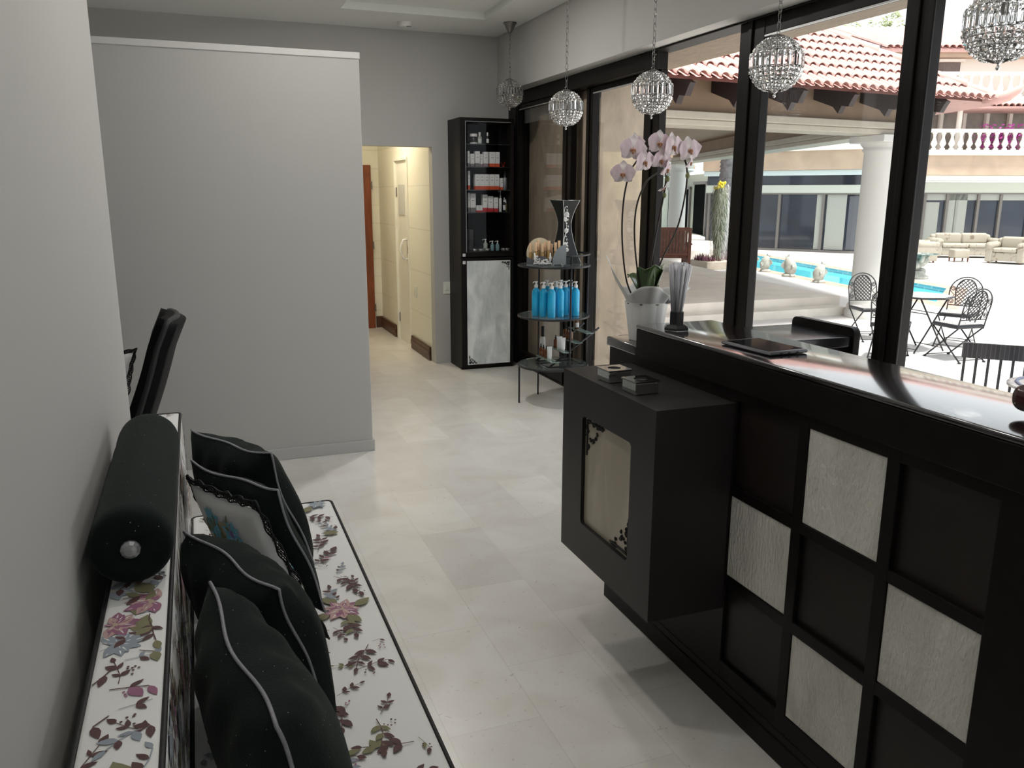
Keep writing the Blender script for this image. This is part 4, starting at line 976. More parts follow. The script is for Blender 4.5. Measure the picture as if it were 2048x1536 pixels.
S = [[(1.50, 2.66, 1.21), (1.452, 2.65, 1.30), (1.424, 2.64, 1.45), (1.42, 2.63, 1.58), (1.428, 2.61, 1.67), (1.450, 2.60, 1.715)],
     [(1.53, 2.67, 1.21), (1.488, 2.66, 1.42), (1.482, 2.65, 1.55), (1.505, 2.63, 1.64), (1.545, 2.62, 1.675)],
     [(1.56, 2.67, 1.21), (1.60, 2.66, 1.36), (1.655, 2.65, 1.48), (1.676, 2.64, 1.60), (1.672, 2.63, 1.69), (1.64, 2.62, 1.745), (1.60, 2.61, 1.765)],
     [(1.55, 2.68, 1.21), (1.572, 2.67, 1.42), (1.595, 2.66, 1.58), (1.60, 2.65, 1.66), (1.575, 2.63, 1.72), (1.53, 2.61, 1.745), (1.49, 2.60, 1.748)]]
for k, p in enumerate(S):
    b = MB(); b.tube(spline(p), .0032 if k != 3 else .004, 7); b.build('stem', STM, orc)
PET = mat('orchid_petal', (.78, .67, .71), .5, noise=(30, .12), sheen=.1, c2=(.68, .52, .60)); PET2 = mat('orchid_pale', (.74, .68, .68), .5)
LIP = mat('orchid_lip', (.36, .17, .09), .5)
def petal(b, a, L, W_, cup, mi=0, y=0):
    def f(u, v):
        w = W_*math.sin(PI*min(1, .06+.94*u)**.75)**.75*(.25+.75*min(1, u*2.5)); q = (2*v-1)*w; r_ = L*u; yy = y-cup*u*u+.012*(2*v-1)**2*cup/ .02*.3 - .004*math.sin(u*6)
        return (r_*math.cos(a)-q*math.sin(a), yy, r_*math.sin(a)+q*math.cos(a))
    b.surf(f, 8, 6, mi)
b = MB(); petal(b, math.radians(8), .052, .034, .010, 0, -.002); petal(b, math.radians(172), .052, .034, .010, 0, -.002)
b2 = MB(); petal(b2, math.radians(90), .050, .022, -.006, 0); petal(b2, math.radians(222), .048, .021, -.006, 0); petal(b2, math.radians(318), .048, .021, -.006, 0)
lp = MB(); lp.ell((0, -.009, -.003), (.005, .007, .005), 8, 6); lp.ell((0, -.012, -.011), (.0045, .005, .008), 8, 6); lp.ell((-.007, -.008, -.005), (.004, .003, .006), 8, 6); lp.ell((.007, -.008, -.005), (.004, .003, .006), 8, 6)
fp = b.build('flower', PET, None); f2 = b2.build('sepals', PET2, fp); f3 = lp.build('lip', LIP, fp)
FLW = [(1.398, 2.60, 1.672, -.6, .1, .95), (1.424, 2.585, 1.752, -.2, 0, 1.05), (1.470, 2.585, 1.712, .3, .15, 1.0), (1.455, 2.62, 1.775, .2, -.1, .8), (1.530, 2.59, 1.775, -.1, 0, 1.0), (1.578, 2.58, 1.765, .35, .1, 1.05),
       (1.545, 2.60, 1.72, .2, .3, .9), (1.575, 2.61, 1.690, .8, .35, .85), (1.652, 2.59, 1.755, .1, 0, 1.05), (1.676, 2.62, 1.715, .9, .3, .7), (1.572, 2.62, 1.625, 1.2, .8, .6)]
for k, (x, y, z, rz, rx, s_) in enumerate(FLW):
    o = fp if k == 0 else copy_tree(fp)
    o.parent = orc; o.location = (x-oc[0], y-oc[1], z-oz); o.rotation_euler = (rx, .12*math.sin(k*2.1), rz); o.scale = (s_*.92,)*3
for p, q in (((1.676, 2.63, 1.668), .010), ((1.588, 2.62, 1.655), .009), ((1.578, 2.62, 1.598), .008)):
    b = MB(); b.ell(p, (q*.8, q*.8, q*1.2), 10, 8); b.build('bud', mat('orchid_bud', (.20, .22, .09), .5), orc)
# ================================================================== OUTSIDE
G = -.38
def quad(mb, *P): mb.add(P, [tuple(range(len(P)))])
PA, PB_, PC, PD_ = (13.15, 11.75), (15.3, 13.45), (17.8, 23.9), (14.9, 20.6)
O = [(3.0, -9), (70, -9), (70, 70), (3.0, 70)]
b = MB(); pq = [PA, PB_, PC, PD_]
for i in range(4):
    j = (i+1) % 4; quad(b, (*O[i], G), (*O[j], G), (*pq[j], G), (*pq[i], G))
struct(b.build('floor_terrace', TERR), 'pale stone terrace and pool deck outside the windows', 'terrace')
# two steps and the raised platform under the pavilion
b = MB(); b.box((3.41, 10.93, G), (10.23, 11.30, G+.135)); struct(b.build('floor_lower_step', STEP, bevel=.004), 'lower stone step up to the pavilion platform', 'step')
plat = [(3.41, 11.32), (10.42, 11.32), (10.7, 13.5), (11.3, 16.5), (11.9, 20), (3.41, 20)]
b = MB(); b.prism(plat, lambda a, c: (a, c, G), lambda a, c: (a, c, G+.27)); struct(b.build('floor_platform', STEP, bevel=.004), 'raised stone platform beneath the tiled pavilion', 'platform')
ver = [(12.6, 22.6), (15.1, 22.4), (17.2, 23.0), (18.55, 27.0), (26, 42), (9, 42)]
b = MB(); b.prism(ver, lambda a, c: (a, c, G), lambda a, c: (a, c, G+.27)); struct(b.build('floor_veranda', STEP), 'raised veranda floor of the far wing', 'veranda')
# pool
pool = thing('swimming_pool', 'turquoise swimming pool beyond the white column', 'pool', (15, 17, G))
def inset(poly, d):
    n = len(poly); out = []
    for i in range(n):
        p0, p, p1 = (Vector(poly[k % n]) for k in (i-1, i, i+1)); e0 = (p-p0).normalized(); e1 = (p1-p).normalized()
        n0 = Vector((-e0.y, e0.x)); n1 = Vector((-e1.y, e1.x)); m = (n0+n1); m = m/m.length_squared*2 if m.length > 1e-6 else n0
        out.append(tuple(p+m*d))
    return out
b = MB(); ins = inset(pq, .0)
quad(b, *[(*p, G-.10) for p in pq]); b.build('water', mat('pool_water', (.07, .50, .62), .06, noise=(1.2, .25), bump=(3, .12), c2=(.10, .62, .72)), pool)
b = MB()
for i in range(4):
    j = (i+1) % 4; quad(b, (*pq[i], G+.0006), (*pq[j], G+.0006), (*pq[j], G-1.2), (*pq[i], G-1.2))
b.build('tiled_wall', brick_mat('pool_tiles', (.16, .36, .45), (.35, .48, .52), (.5, .55, .55), .12, .06, .006, .2, .1, rot=(PI/2, 0, 0)), pool)
outp = inset(pq, -.42); b = MB()
for i in range(4):
    j = (i+1) % 4; quad(b, (*outp[i], G+.0006), (*outp[j], G+.0006), (*pq[j], G+.0006), (*pq[i], G+.0006))
b.build('coping', brick_mat('brick_coping', (.42, .25, .19), (.5, .33, .26), (.45, .38, .33), .25, .12, .01, .6, .3), pool)

# ------------------------------------------------------------------ tiled pavilion
pav = thing('pavilion', 'open pavilion with a red barrel tiled hip roof on white columns', 'pavilion', (8, 12, G))
RZ = math.radians(5); A = Vector((10.38, 10.63)); B = Vector((14.2, 22.8))
fu = Vector((math.cos(RZ), math.sin(RZ))); fn = Vector((-fu.y, fu.x))          # along the front, into the depth
def seg(mb, P, Q, z0, z1, t0, t1, mi=0):
    P = Vector(P[:2]); Q = Vector(Q[:2]); d = (Q-P).normalized(); n = Vector((-d.y, d.x))
    c_ = [P+n*t0, Q+n*t0, Q+n*t1, P+n*t1]
    vs = [(p.x, p.y, z) for z in (z0, z1) for p in c_]
    mb.add(vs, [(0,3,2,1),(4,5,6,7),(0,1,5,4),(1,2,6,5),(2,3,7,6),(3,0,4,7)], mi)
F0 = A-fu*6.95
FRZ = mat('pavilion_frieze', (.225, .158, .103), .7, noise=(2.2, .15), bump=(12, .2)); MOLD = mat('beam_moulding', (.36, .335, .28), .6, noise=(6, .1))
s_ = A+fu*.26
b = MB(); seg(b, F0, s_, 2.52, 2.60, -.26, .26); seg(b, F0, A+fu*.33, 2.60, 2.70, -.32, .26)
b.build('front_beam', MOLD, pav, bevel=.012)
b = MB(); seg(b, F0, A+fu*.22, 2.70, 3.26, -.20, .20); b.build('front_frieze', FRZ, pav)
b = MB(); seg(b, A, B, 2.52, 2.60, -.26, .26); seg(b, A, B, 2.60, 2.70, -.26, .32); b.build('side_beam', MOLD, pav, bevel=.012)
b = MB(); seg(b, A, B, 2.70, 3.26, -.20, .20); b.build('side_frieze', FRZ, pav)
b = MB(); P_ = [(F0.x, F0.y), tuple(A), tuple(B), (3.45, 22.8)]; b.prism(P_, lambda a, c: (a, c, 2.98), lambda a, c: (a, c, 3.02)); b.build('pavilion_ceiling', FRZ, pav)
WCOL = mat('white_column', (.52, .52, .50), .5)
def column(x, y, z0, r, zt):
    b = MB(); b.lathe([(r*1.22, 0), (r*1.22, .10), (r*1.12, .13), (r*1.12, .20), (r*1.02, .24), (r, .26), (r*.96, zt-z0-.26), (r*1.08, zt-z0-.22), (r*1.0, zt-z0-.19), (r*1.18, zt-z0-.13), (r*1.18, zt-z0-.11)], 40, (x, y, z0)); o = b.build('column', WCOL, pav)
    b = MB(); h = r*1.25; b.box((x-h, y-h, zt-.11), (x+h, y+h, zt)); b.build('capital', WCOL, o, bevel=.01)
column(A.x, A.y, G, .295, 2.52); column(B.x, B.y, G+.27, .27, 2.52)
# roof: front slope of barrel tiles running up to the hip
E0 = Vector((11.6, 9.75)); ze = 3.03; tp = .55
def rp(s, d, h=0):   # s metres left along the eave, d metres (plan) up the slope, h above the slope
    p = E0-fu*s+fn*d; return Vector((p.x, p.y, ze+tp*d+h))
dmax = 6.2; pitch = .172; TERRA = mat('terracotta', (.62, .37, .335), .65, noise=(1.3, .22), bump=(60, .15)); TDARK = mat('terracotta_dark', (.11, .04, .032), .8)
hipk = (.63*fu.x-.777*fu.y*0-0)   # filled in below
hd = Vector((-.63, .777)).normalized(); k_hip = -(hd.dot(fu))/hd.dot(fn)     # s grows by this per metre of d
Lf = 8.55
b = MB(); vs = [rp(.06, .10, -.03), rp(Lf, .10, -.03), rp(Lf, dmax, -.03), rp(k_hip*dmax, dmax, -.03)]; b.add(vs+[v-Vector((0, 0, .05)) for v in vs], [(0, 1, 2, 3), (7, 6, 5, 4), (0, 4, 5, 1), (1, 5, 6, 2), (2, 6, 7, 3), (3, 7, 4, 0)]); b.build('front_slope', TDARK, pav)
sd_ = (B-A).normalized()
re = [E0, E0+sd_*8.6, E0+hd*dmax/hd.dot(fn)+sd_*1.5, E0+hd*dmax/hd.dot(fn)]
b = MB(); vs = [Vector((re[0].x, re[0].y, ze-.03)), Vector((re[1].x, re[1].y, ze-.03)), Vector((re[2].x, re[2].y, ze+tp*dmax-.03)), Vector((re[3].x, re[3].y, ze+tp*dmax-.03))]; b.add(vs+[v-Vector((0, 0, .05)) for v in vs], [(0, 1, 2, 3), (7, 6, 5, 4), (0, 4, 5, 1), (1, 5, 6, 2), (2, 6, 7, 3), (3, 7, 4, 0)]); b.build('side_slope', TERRA, pav)
b = MB(); tl = .36; nrow = int(dmax/(tl*.86)); ncol = int(Lf/pitch)
for r in range(nrow):
    d0 = r*tl*.86-.06; d1 = d0+tl
    for c in range(ncol):
        s = .10+c*pitch
        if s < k_hip*max(d1-.2, 0)+.02: continue
        for kind in (0, 1):       # cover tile and pan
            sc_ = s+(pitch/2 if kind else 0); rr0, rr1 = (.066, .054) if not kind else (.05, .05)
            vs = []
            for (d, rr_, lift) in ((d0, rr0, .040), (d1, rr1, .012)):
                for th in (0, .012) if d == d0 else (.012,):
                    for q in range(7):
                        a = PI*q/6; sg = 1 if not kind else -1
                        vs.append(rp(sc_+(rr_-(.012-th))*math.cos(a), d, (lift+(rr_-(.012-th))*math.sin(a)*.95) if not kind else (.022+lift-.03-(rr_)*math.sin(a)*.35+th*.3)))
            if kind: b.add(vs, [(7+q, 7+q+1, 14+q+1, 14+q) for q in range(6)], 0, True)
            else:
                b.add(vs, [(7+q, 7+q+1, 14+q+1, 14+q) for q in range(6)], 0, True); b.add(vs[:14], [(q, q+1, 7+q+1, 7+q) for q in range(6)], 1)
b.build('roof_tiles', [TERRA, TDARK], pav)
b = MB(); n = 17; hv = Vector((hd.x, hd.y, tp*hd.dot(fn))); tot = dmax/hd.dot(fn)
for k in range(n):
    p0 = Vector((E0.x, E0.y, ze))+hv*(tot*(k-.12)/n); p1 = Vector((E0.x, E0.y, ze))+hv*(tot*(k+1)/n)
    sd2 = Vector((hd.y, -hd.x, 0)); up = Vector((0, 0, 1)); vs = []
    for p, rr_, l in ((p0, .105, .035), (p1, .088, .012)):
        for q in range(9): a = PI*q/8; vs.append(p+sd2*(rr_*math.cos(a))+up*(l+rr_*math.sin(a)))
    b.add(vs, [(q, q+1, 9+q+1, 9+q) for q in range(8)], 0, True); b.add(vs[:9], [tuple(range(9))])
b.build('hip_tiles', TERRA, pav)
b = MB(); e3 = Vector((E0.x, E0.y, ze)); out = -Vector((hd.x, hd.y, 0))
b.tube([e3-out*.15+Vector((0, 0, .05)), e3+out*.05+Vector((0, 0, .02)), e3+out*.18+Vector((0, 0, .05)), e3+out*.30+Vector((0, 0, .13)), e3+out*.36+Vector((0, 0, .19))], .08, 10, rs=[.10, .095, .085, .06, .02]); b.build('corner_finial', TERRA, pav)
DKW = mat('dark_rafter', (.022, .014, .014), .6)
for k in range(8):
    s = .95+k*.94; prof = [(.02, -.05), (.98, .42), (.98, .20), (.60, .05), (.52, -.08), (.40, -.04), (.36, -.16), (.24, -.20), (.20, -.10), (.08, -.12)]
    b = MB(); b.prism([(d, h) for d, h in ((.02, -.07), (.80, .36), (.80, -.06), (.40, -.20), (.30, -.30), (.24, -.20), (.12, -.22), (.06, -.12))], lambda a, c, s=s: rp(s, a, c-tp*a+.0), lambda a, c, s=s: rp(s+.09, a, c-tp*a)); b.build('rafter_end', DKW, pav)

# ------------------------------------------------------------------ garden things
def frond_mesh(b, base, a, L, droop):
    pts = []
    for k in range(9):
        t = k/8; pts.append(Vector((base[0]+L*t*math.cos(a), base[1]+L*t*math.sin(a), base[2]+.9*t-droop*t*t)))
    b.tube(pts, .02, 5)
    for k in range(1, 9):
        for q in (0, .5):
            p = pts[k-1].lerp(pts[k], q); l = .55*math.sin(PI*min(.95, (k+q)/9))
            for s in (1, -1):
                d = Vector((math.cos(a+s*1.2), math.sin(a+s*1.2), -.5)); w = Vector((math.cos(a), math.sin(a), 0))*.025
                b.add([p-w, p+w, p+d*l], [(0, 1, 2)])
pt = thing('palm_tree', 'grey ringed palm trunk standing beyond the pavilion platform', 'palm', (14.55, 20.7, G+.002))
b = MB(); prof = []
for k in range(74):
    z = k*.12; prof += [(.27-.015*k/10+.018, z), (.25-.015*k/10, z+.10)]
b.lathe(prof, 18, (14.55, 20.7, G+.002)); b.build('trunk', mat('palm_bark', (.33, .30, .31), .9, noise=(6, .45), bump=(14, .7)), pt)
b = MB()
for k in range(16): frond_mesh(b, (14.55, 20.7, G+8.8), k*2*PI/16+.1, 2.3, 1.2+.8*(k % 3))
b.build('fronds', mat('palm_green', (.10, .16, .05), .5), pt)
ca = thing('hanging_cactus', 'shaggy grey cactus column with yellow flowers in front of the palm trunk', 'cactus', (13.4, 19.35, G))
b = MB(); b.lathe([(.10, .2225), (.12, .6), (.19, 1.1), (.21, 1.7), (.17, 2.1), (.06, 2.25)], 14, (13.4, 19.35, G)); b.build('cactus_body', mat('cactus_green', (.14, .16, .10), .8, bump=(20, .6)), ca)
b = MB(); rn = random.Random(8)
for k in range(1300):
    z = .27+2.0*rn.random(); a = rn.random()*6.28; r = .12+.10*math.sin(min(1, z/2.2)*PI*.8); x, y = 13.4+r*math.cos(a), 19.35+r*math.sin(a)
    l = min(rn.uniform(.08, .2), z-.235); b.add([(x, y, G+z), (x+.012, y+.01, G+z), (x+.07*math.cos(a), y+.07*math.sin(a), G+z-l)], [(0, 1, 2)])
o = b.build('hairs', mat('cactus_hair', (.55, .54, .50), .9), ca); o['kind'] = 'stuff'
b = MB()
for k in range(26):
    a = rn.random()*6.28; r = rn.random()*.14; b.ell((13.34+r*math.cos(a), 19.3+r*math.sin(a), G+2.15+rn.random()*.16), (.035, .035, .05), 6, 4)
b.build('flowers', mat('yellow_flower', (.75, .62, .05), .6), ca)
pl = thing('planter', 'low pale stone planter with reddish foliage at the foot of the palm', 'planter', (13.6, 19.4, G))
b = MB(); b.box((12.85, 19.0, G+.001), (13.8, 19.9, G+.22)); b.build('trough', TRAVL, pl, bevel=.02)
b = MB()
for k in range(420):
    x, y = rn.uniform(12.9, 13.75), rn.uniform(19.05, 19.85)
    if math.hypot(x-13.4, y-19.35) < .30: continue
    a = rn.random()*6.28; l = rn.uniform(.08, .22); b.add([(x-.02*math.sin(a), y+.02*math.cos(a), G+.20), (x+.02*math.sin(a), y-.02*math.cos(a), G+.20), (x+l*.6*math.cos(a), y+l*.6*math.sin(a), G+.22+l)], [(0, 1, 2)])
o = b.build('foliage', mat('plum_foliage', (.17, .07, .10), .7), pl); o['kind'] = 'stuff'
STAT = mat('weathered_stone', (.50, .51, .46), .8, noise=(9, .35), bump=(18, .6))
def statue(x, y, h, rz, lab, kind):
    t = thing('fish_statue', lab, 'statue', (x, y, G+.003), 'fish statues along the pool', local=True, rz=rz); s = h/.45
    b = MB(); b.lathe([(.15*s, 0), (.16*s, .04*s), (.11*s, .07*s)], 16); b.build('statue_base', STAT, t)
    b = MB(); pts = [(0, 0, .05), (.02, 0, .12), (.03, 0, .22), (.0, 0, .33), (-.04, 0, .41), (-.05, 0, .455)]
    b.tube([Vector(p)*s for p in pts], .1, 14, rs=[r*s for r in ((.09, .135, .145, .12, .075, .03) if kind else (.07, .11, .14, .15, .11, .05))]); b.ell((.10*s, 0, .14*s), (.05*s, .04*s, .05*s), 10, 8); b.build('fish_body', STAT, t)
    b = MB()
    for sg in (1, -1): b.prism([(-.02, .0), (.10, .05), (.16, .0), (.12, -.06), (.02, -.07)], lambda a, c: (.02*s+a*.2*s, sg*(.10+a)*s, (.24+c)*s), lambda a, c: (.05*s+a*.2*s, sg*(.10+a)*s, (.24+c)*s))
    b.prism([(-.06, .44), (-.16, .52), (-.08, .49), (-.02, .56), (.0, .46)], lambda a, c: (a*s, -.015*s, c*s*.93), lambda a, c: (a*s, .015*s, c*s*.93))
    b.prism([(-.10, .15), (-.20, .24), (-.16, .32), (-.10, .36)], lambda a, c: (a*s, -.012*s, c*s), lambda a, c: (a*s, .012*s, c*s)); b.build('fins', STAT, t)
statue(14.44, 19.29, .46, .4, 'leftmost stone fish statue on the pool edge, beside the window post', 0)
statue(14.09, 18.12, .41, 2.2, 'second stone fish statue from the left on the pool edge', 1)
statue(13.77, 16.79, .48, -.6, 'third stone fish statue from the left on the pool edge', 1)
statue(13.49, 15.37, .42, 2.8, 'stone fish statue on the pool edge nearest the white column', 1)

WOODR = mat('red_hardwood', (.16, .055, .032), .5, noise=(5, .4))
def slat_chair(x, y, rz, lab, w=1.0):
    t = thing('slatted_armchair', lab, 'armchair', (x, y, G+.27+.001), 'slatted wooden armchairs', local=True, rz=rz); h = w/2
    b = MB(); b.box((-h, -.36, .30), (h, .36, .36)); b.build('seat', WOODR, t, bevel=.01)
    for sx in (-h, h-.07):
        for sy in (-.40, .34):
            b = MB(); b.box((sx, sy, 0), (sx+.07, sy+.07, .60 if sy < 0 else .98)); b.build('leg', WOODR, t, bevel=.006)
        b = MB(); b.box((sx-.02, -.43, .60), (sx+.09, .42, .64)); b.box((sx+.02, -.34, .14), (sx+.05, .36, .19))
        for k in range(8): b.box((sx+.022, -.29+k*.078, .19), (sx+.048, -.255+k*.078, .60))
        b.build('arm_panel', WOODR, t)
    b = MB(); b.box((-h+.07, .345, .92), (h-.07, .405, .99)); b.box((-h+.07, .35, .36), (h-.07, .40, .42))
    n = int(w/.085)
    for k in range(n): x_ = -h+.09+k*(w-.16)/n; b.box((x_, .36, .42), (x_+.04, .39, .92))
    b.build('slatted_back', WOODR, t)
    return t
def pad(x, y, z, rz, lab, w):
    t = thing('seat_cushion', lab, 'cushion', (x, y, z), 'pale cushions on the slatted armchairs', local=True, rz=rz)
    b = MB(); b.rbox((-w/2+.08, -.30, .001), (w/2-.08, .30, .12), .05, seg=3); b.build('seat_pad', mat('pale_canvas', (.62, .55, .50), .9), t)
    b = MB(); b.rbox((-w/2+.10, .0, 0), (w/2-.10, .14, .46), .06, M=RT((0, .12, .125), 0, -.16), seg=3); b.build('back_pad', mat('pale_canvas', (.62, .55, .50)), t)
for i, (x, y, rz, lab, w) in enumerate(((10.28, 16.7, 2.75, 'slatted wooden armchair with a pale cushion beyond the orchid, nearer one', .80), (9.85, 18.9, .35, 'slatted wooden armchair behind the nearer one, beyond the orchid', .95))):
    slat_chair(x, y, rz, lab, w); pad(x, y, G+.27+.362, rz, ('pale cushion on the nearer slatted armchair', 'pale cushion on the farther slatted armchair')[i], w)

# ------------------------------------------------------------------ bistro set on the terrace
MOS = brick_mat('mosaic_top', (.30, .29, .31), (.07, .07, .08), (.55, .54, .52), .04, .02, .003, .35, .1)
def bistro():
    t = thing('bistro_chair', 'c', 'chair', (0, 0, G), 'wrought iron bistro chairs', local=True); R_ = .0085
    b = MB(); b.rbox((-.205, -.20, .405), (.205, .21, .455), .02); b.build('seat_frame', IRON, t)
    b = MB(); b.box((-.185, -.18, .4555), (.185, .19, .458)); b.build('seat', MOS, t)
    lean = lambda z: -.20-(z-.45)*.22
    b = MB(); arch = [(-.20, lean(.40), .40), (-.20, lean(.55), .55), (-.205, lean(.68), .68)]+[(-.205*math.cos(a), lean(.70+.20*math.sin(a)), .70+.20*math.sin(a)) for a in [k*PI/14 for k in range(15)]]+[(.205, lean(.68), .68), (.20, lean(.55), .55), (.20, lean(.40), .40)]
    b.tube(arch, R_, 8); b.tube([(-.2, lean(.52), .52), (.2, lean(.52), .52)], R_*.8, 6); b.build('back_frame', IRON, t)
    b = MB(); hw = lambda z: .128 if z < .72 else .128*math.sqrt(max(0, 1-((z-.72)/.155)**2)) if z < .875 else 0
    hw2 = lambda z: min(hw(z), .105+.03*(z-.52)/.2)
    P_ = [(x_, z_) for z_ in [.52+.01*k for k in range(36)] for x_ in (hw2(z_),)]
    outl = [(p[0], lean(p[1]), p[1]) for p in P_]+[(-p[0], lean(p[1]), p[1]) for p in P_[::-1]]
    b.tube(outl, .008, 6, True)
    for sg in (1, -1):
        for k in range(-12, 13):
            c0 = k*.050; pts = []
            for q in range(60):
                z_ = .525+.006*q; x_ = c0+sg*(z_-.70)
                if abs(x_) < hw2(z_): pts.append((x_, lean(z_)+sg*.003, z_))
            if len(pts) > 2: b.tube([pts[0], pts[-1]], .0068, 4)
    b.build('lattice_back', IRON, t)
    for sg in (1, -1):
        b = MB()
        for zc, d in ((.74, 1), (.575, -1)):
            b.tube([(sg*(.165+(.034-.026*q/16)*math.cos(q*.65+1)), lean(zc), zc+d*(.034-.026*q/16)*math.sin(q*.65+1)) for q in range(17)], .0055, 5)
        b.tube([(sg*.195, lean(.70), .71), (sg*.14, lean(.655), .655), (sg*.19, lean(.60), .60)], .0055, 5)
        b.build('scroll', IRON, t)
        for y0, y1 in ((-.27, .19), (.27, -.19)):
            b = MB(); b.tube([(sg*.19, y0, .008), (sg*.19, y1, .41)], .0095, 6); b.lathe([(.02, 0), (.018, .012), (.01, .02)], 10, (sg*.19, y0, 0)); b.build('leg', IRON, t)
    b = MB()
    for y, z in ((-.25, .03), (.25, .03), (-.20, .07)): b.tube([(-.19, y+(.012 if y < 0 else -.012), z), (.19, y+(.012 if y < 0 else -.012), z)], .006, 6)
    b.build('stretcher', IRON, t)
    return t
bp = bistro(); used = {}
for x, y, rz, lab in ((8.70, 7.42, -.05, 'wrought iron bistro chair nearest the camera, its back to the window'), (9.50, 8.12, 2.03, 'wrought iron bistro chair on the right side of the table, behind the nearest chair'), (8.78, 8.95, 2.85, 'wrought iron bistro chair in front of the white column'), (7.98, 7.76, -.95, 'wrought iron bistro chair mostly hidden behind the thick window post')):
    place(bp, used, (x, y, G+.001), rz, lab)
tb = thing('bistro_table', 'octagonal mosaic topped iron table among the bistro chairs', 'table', (8.75, 8.07, G+.001), local=True)
b = MB(); b.lathe([(.38, .70), (.39, .705), (.39, .722)], 8, sm=False); b.build('table_rim', IRON, tb)
b = MB(); b.lathe([(.375, .7222), (.375, .725)], 8, sm=False); b.build('tabletop', MOS, tb)
for sy in (-.22, .22):
    for s in (1, -1):
        b = MB(); b.tube([(s*.26, sy+s*.01, .006), (-s*.22, sy+s*.01, .70)], .011, 6); b.build('leg', IRON, tb)
b = MB()
for s in (1, -1): b.tube([(s*.23, -.22, .05), (s*.23, .22, .05)], .006, 6); b.tube([(s*.10, -.22, .5), (s*.10, .22, .5)], .006, 6)
b.build('stretcher', IRON, tb)
# slat back chair and round table close to the window
sc2 = thing('slat_back_chair', 'dark metal chair with vertical slats and mosaic top rail at the right edge', 'chair', (5.68, 4.46, G+.001), local=True, rz=-.78)
b = MB(); b.box((-.24, -.20, .42), (.24, .24, .455)); b.build('seat', IRON, sc2, bevel=.006)
b = MB(); b.box((-.262, -.232, .79), (.262, -.205, .905)); b.build('top_rail', brick_mat('black_mosaic', (.015, .015, .02), (.03, .03, .035), (.06, .06, .07), .03, .03, .002, .3, .1), sc2)
for k in range(7):
    x = -.24+k*.08; b = MB(); b.box((x-.009, -.225, .455 if 0 < k < 6 else 0), (x+.009, -.208, .79)); b.build('slat' if 0 < k < 6 else 'back_leg', IRON, sc2)
for s in (-1, 1):
    b = MB(); b.box((s*.23-.012, .21, 0), (s*.23+.012, .234, .42)); b.build('front_leg', IRON, sc2)
rt = thing('round_table', 'small round mosaic table at the right edge beyond the counter', 'table', (5.44, 3.72, G+.001), local=True)
b = MB(); b.lathe([(.35, .70), (.36, .705), (.36, .718), (.34, .722)], 36); b.build('tabletop', mat('mosaic_pale', (.35, .33, .32), .4, noise=(40, .6), c2=(.12, .12, .13)), rt)
b = MB()
for q, r_ in ((0, .30), (0, .20), (0, .10)): b.tube(circ((0, 0, .7225), r_, 36), .012, 6, True)
b.build('mosaic_rings', mat('mosaic_blue', (.08, .09, .14), .4), rt)
for k in range(3):
    a = k*2.094; b = MB(); b.tube([(.25*math.cos(a), .25*math.sin(a), 0), (-.12*math.cos(a), -.12*math.sin(a), .70)], .011, 6); b.build('leg', IRON, rt)
# ------------------------------------------------------------------ villa across the pool
vil = thing('villa', 'pale two storey villa with dark glazing and balconies across the pool', 'building', (22, 25, G))
P1, Q1 = (18.3, 27.35), (21.6, 22.4); P2, Q2 = (22.6, 23.13), (34.0, 18.8)
PEACH = mat('peach_render', (.50, .385, .29), .8, noise=(1.4, .18)); PALE = mat('pale_green_render', (.50, .54, .49), .8); WREN = mat('white_render', (.80, .78, .72), .8)
DGL = mat('dark_glazing', (.035, .045, .065), .06, noise=(.5, .5)); GFR = mat('grey_frame', (.16, .15, .14), .5); BLIND = mat('pale_blind', (.35, .37, .34), .7)
SHD = mat('interior_shade', (.10, .11, .13), .6)
def facade(P, Q, nm):
    b = MB(); seg(b, P, Q, 1.70, 2.06, -.05, .3); b.build('lintel_beam', PALE, vil)
    b = MB(); seg(b, P, Q, 2.10, 2.28, -.9, .3); b.build('soffit_band', WREN, vil, bevel=.02)
    b = MB(); seg(b, P, Q, 2.28, 2.92, -1.0, .3); b.build('balcony_slab', PEACH, vil)
    b = MB(); seg(b, P, Q, 2.92, 3.02, -1.12, .3); b.build('ledge', WREN, vil, bevel=.02)
facade(P2, Q2, 'r')
b = MB(); seg(b, P1, Q1, 1.675, 1.95, -.05, .3); b.build('lintel_beam', PALE, vil)
b = MB(); seg(b, P1, Q1, 1.95, 2.28, .05, .12); b.build('clerestory_glazing', DGL, vil)
b = MB(); seg(b, P1, Q1, 2.28, 2.46, -.35, .3); b.build('soffit_band', mat('pale_blue_render', (.55, .66, .68), .8), vil, bevel=.02)
b = MB(); seg(b, P1, Q1, 2.46, 3.10, -.45, .3); b.build('balcony_slab', PEACH, vil)
b = MB(); seg(b, P1, Q1, 3.10, 3.22, -.55, .3); b.build('ledge', WREN, vil, bevel=.02)
b = MB(); seg(b, Q1, P2, G, 3.1, -.05, .3); b.build('corner_wall', WREN, vil)
def glazing(P, Q, z1, posts, blinds):
    P = Vector(P); Q = Vector(Q)
    b = MB(); seg(b, P, Q, G, z1, .10, .14); g = b.build('glazing', DGL, vil)
    for f0, f1, z0, zz, m in blinds:
        b = MB(); seg(b, P.lerp(Q, f0), P.lerp(Q, f1), G+z0, G+zz, .07, .098); b.build('blind' if m is BLIND else 'inner_opening', m, g)
    for f in posts:
        b = MB(); c_ = P.lerp(Q, f); d = (Q-P).normalized()*.045; seg(b, c_-d, c_+d, G, z1, .0, .1); b.build('mullion', GFR, g)
    b = MB(); seg(b, P, Q, z1-.05, z1, -.02, .1); b.build('head_rail', GFR, g); b = MB(); seg(b, P, Q, G, G+.08, -.02, .1); b.build('sill_rail', GFR, g)
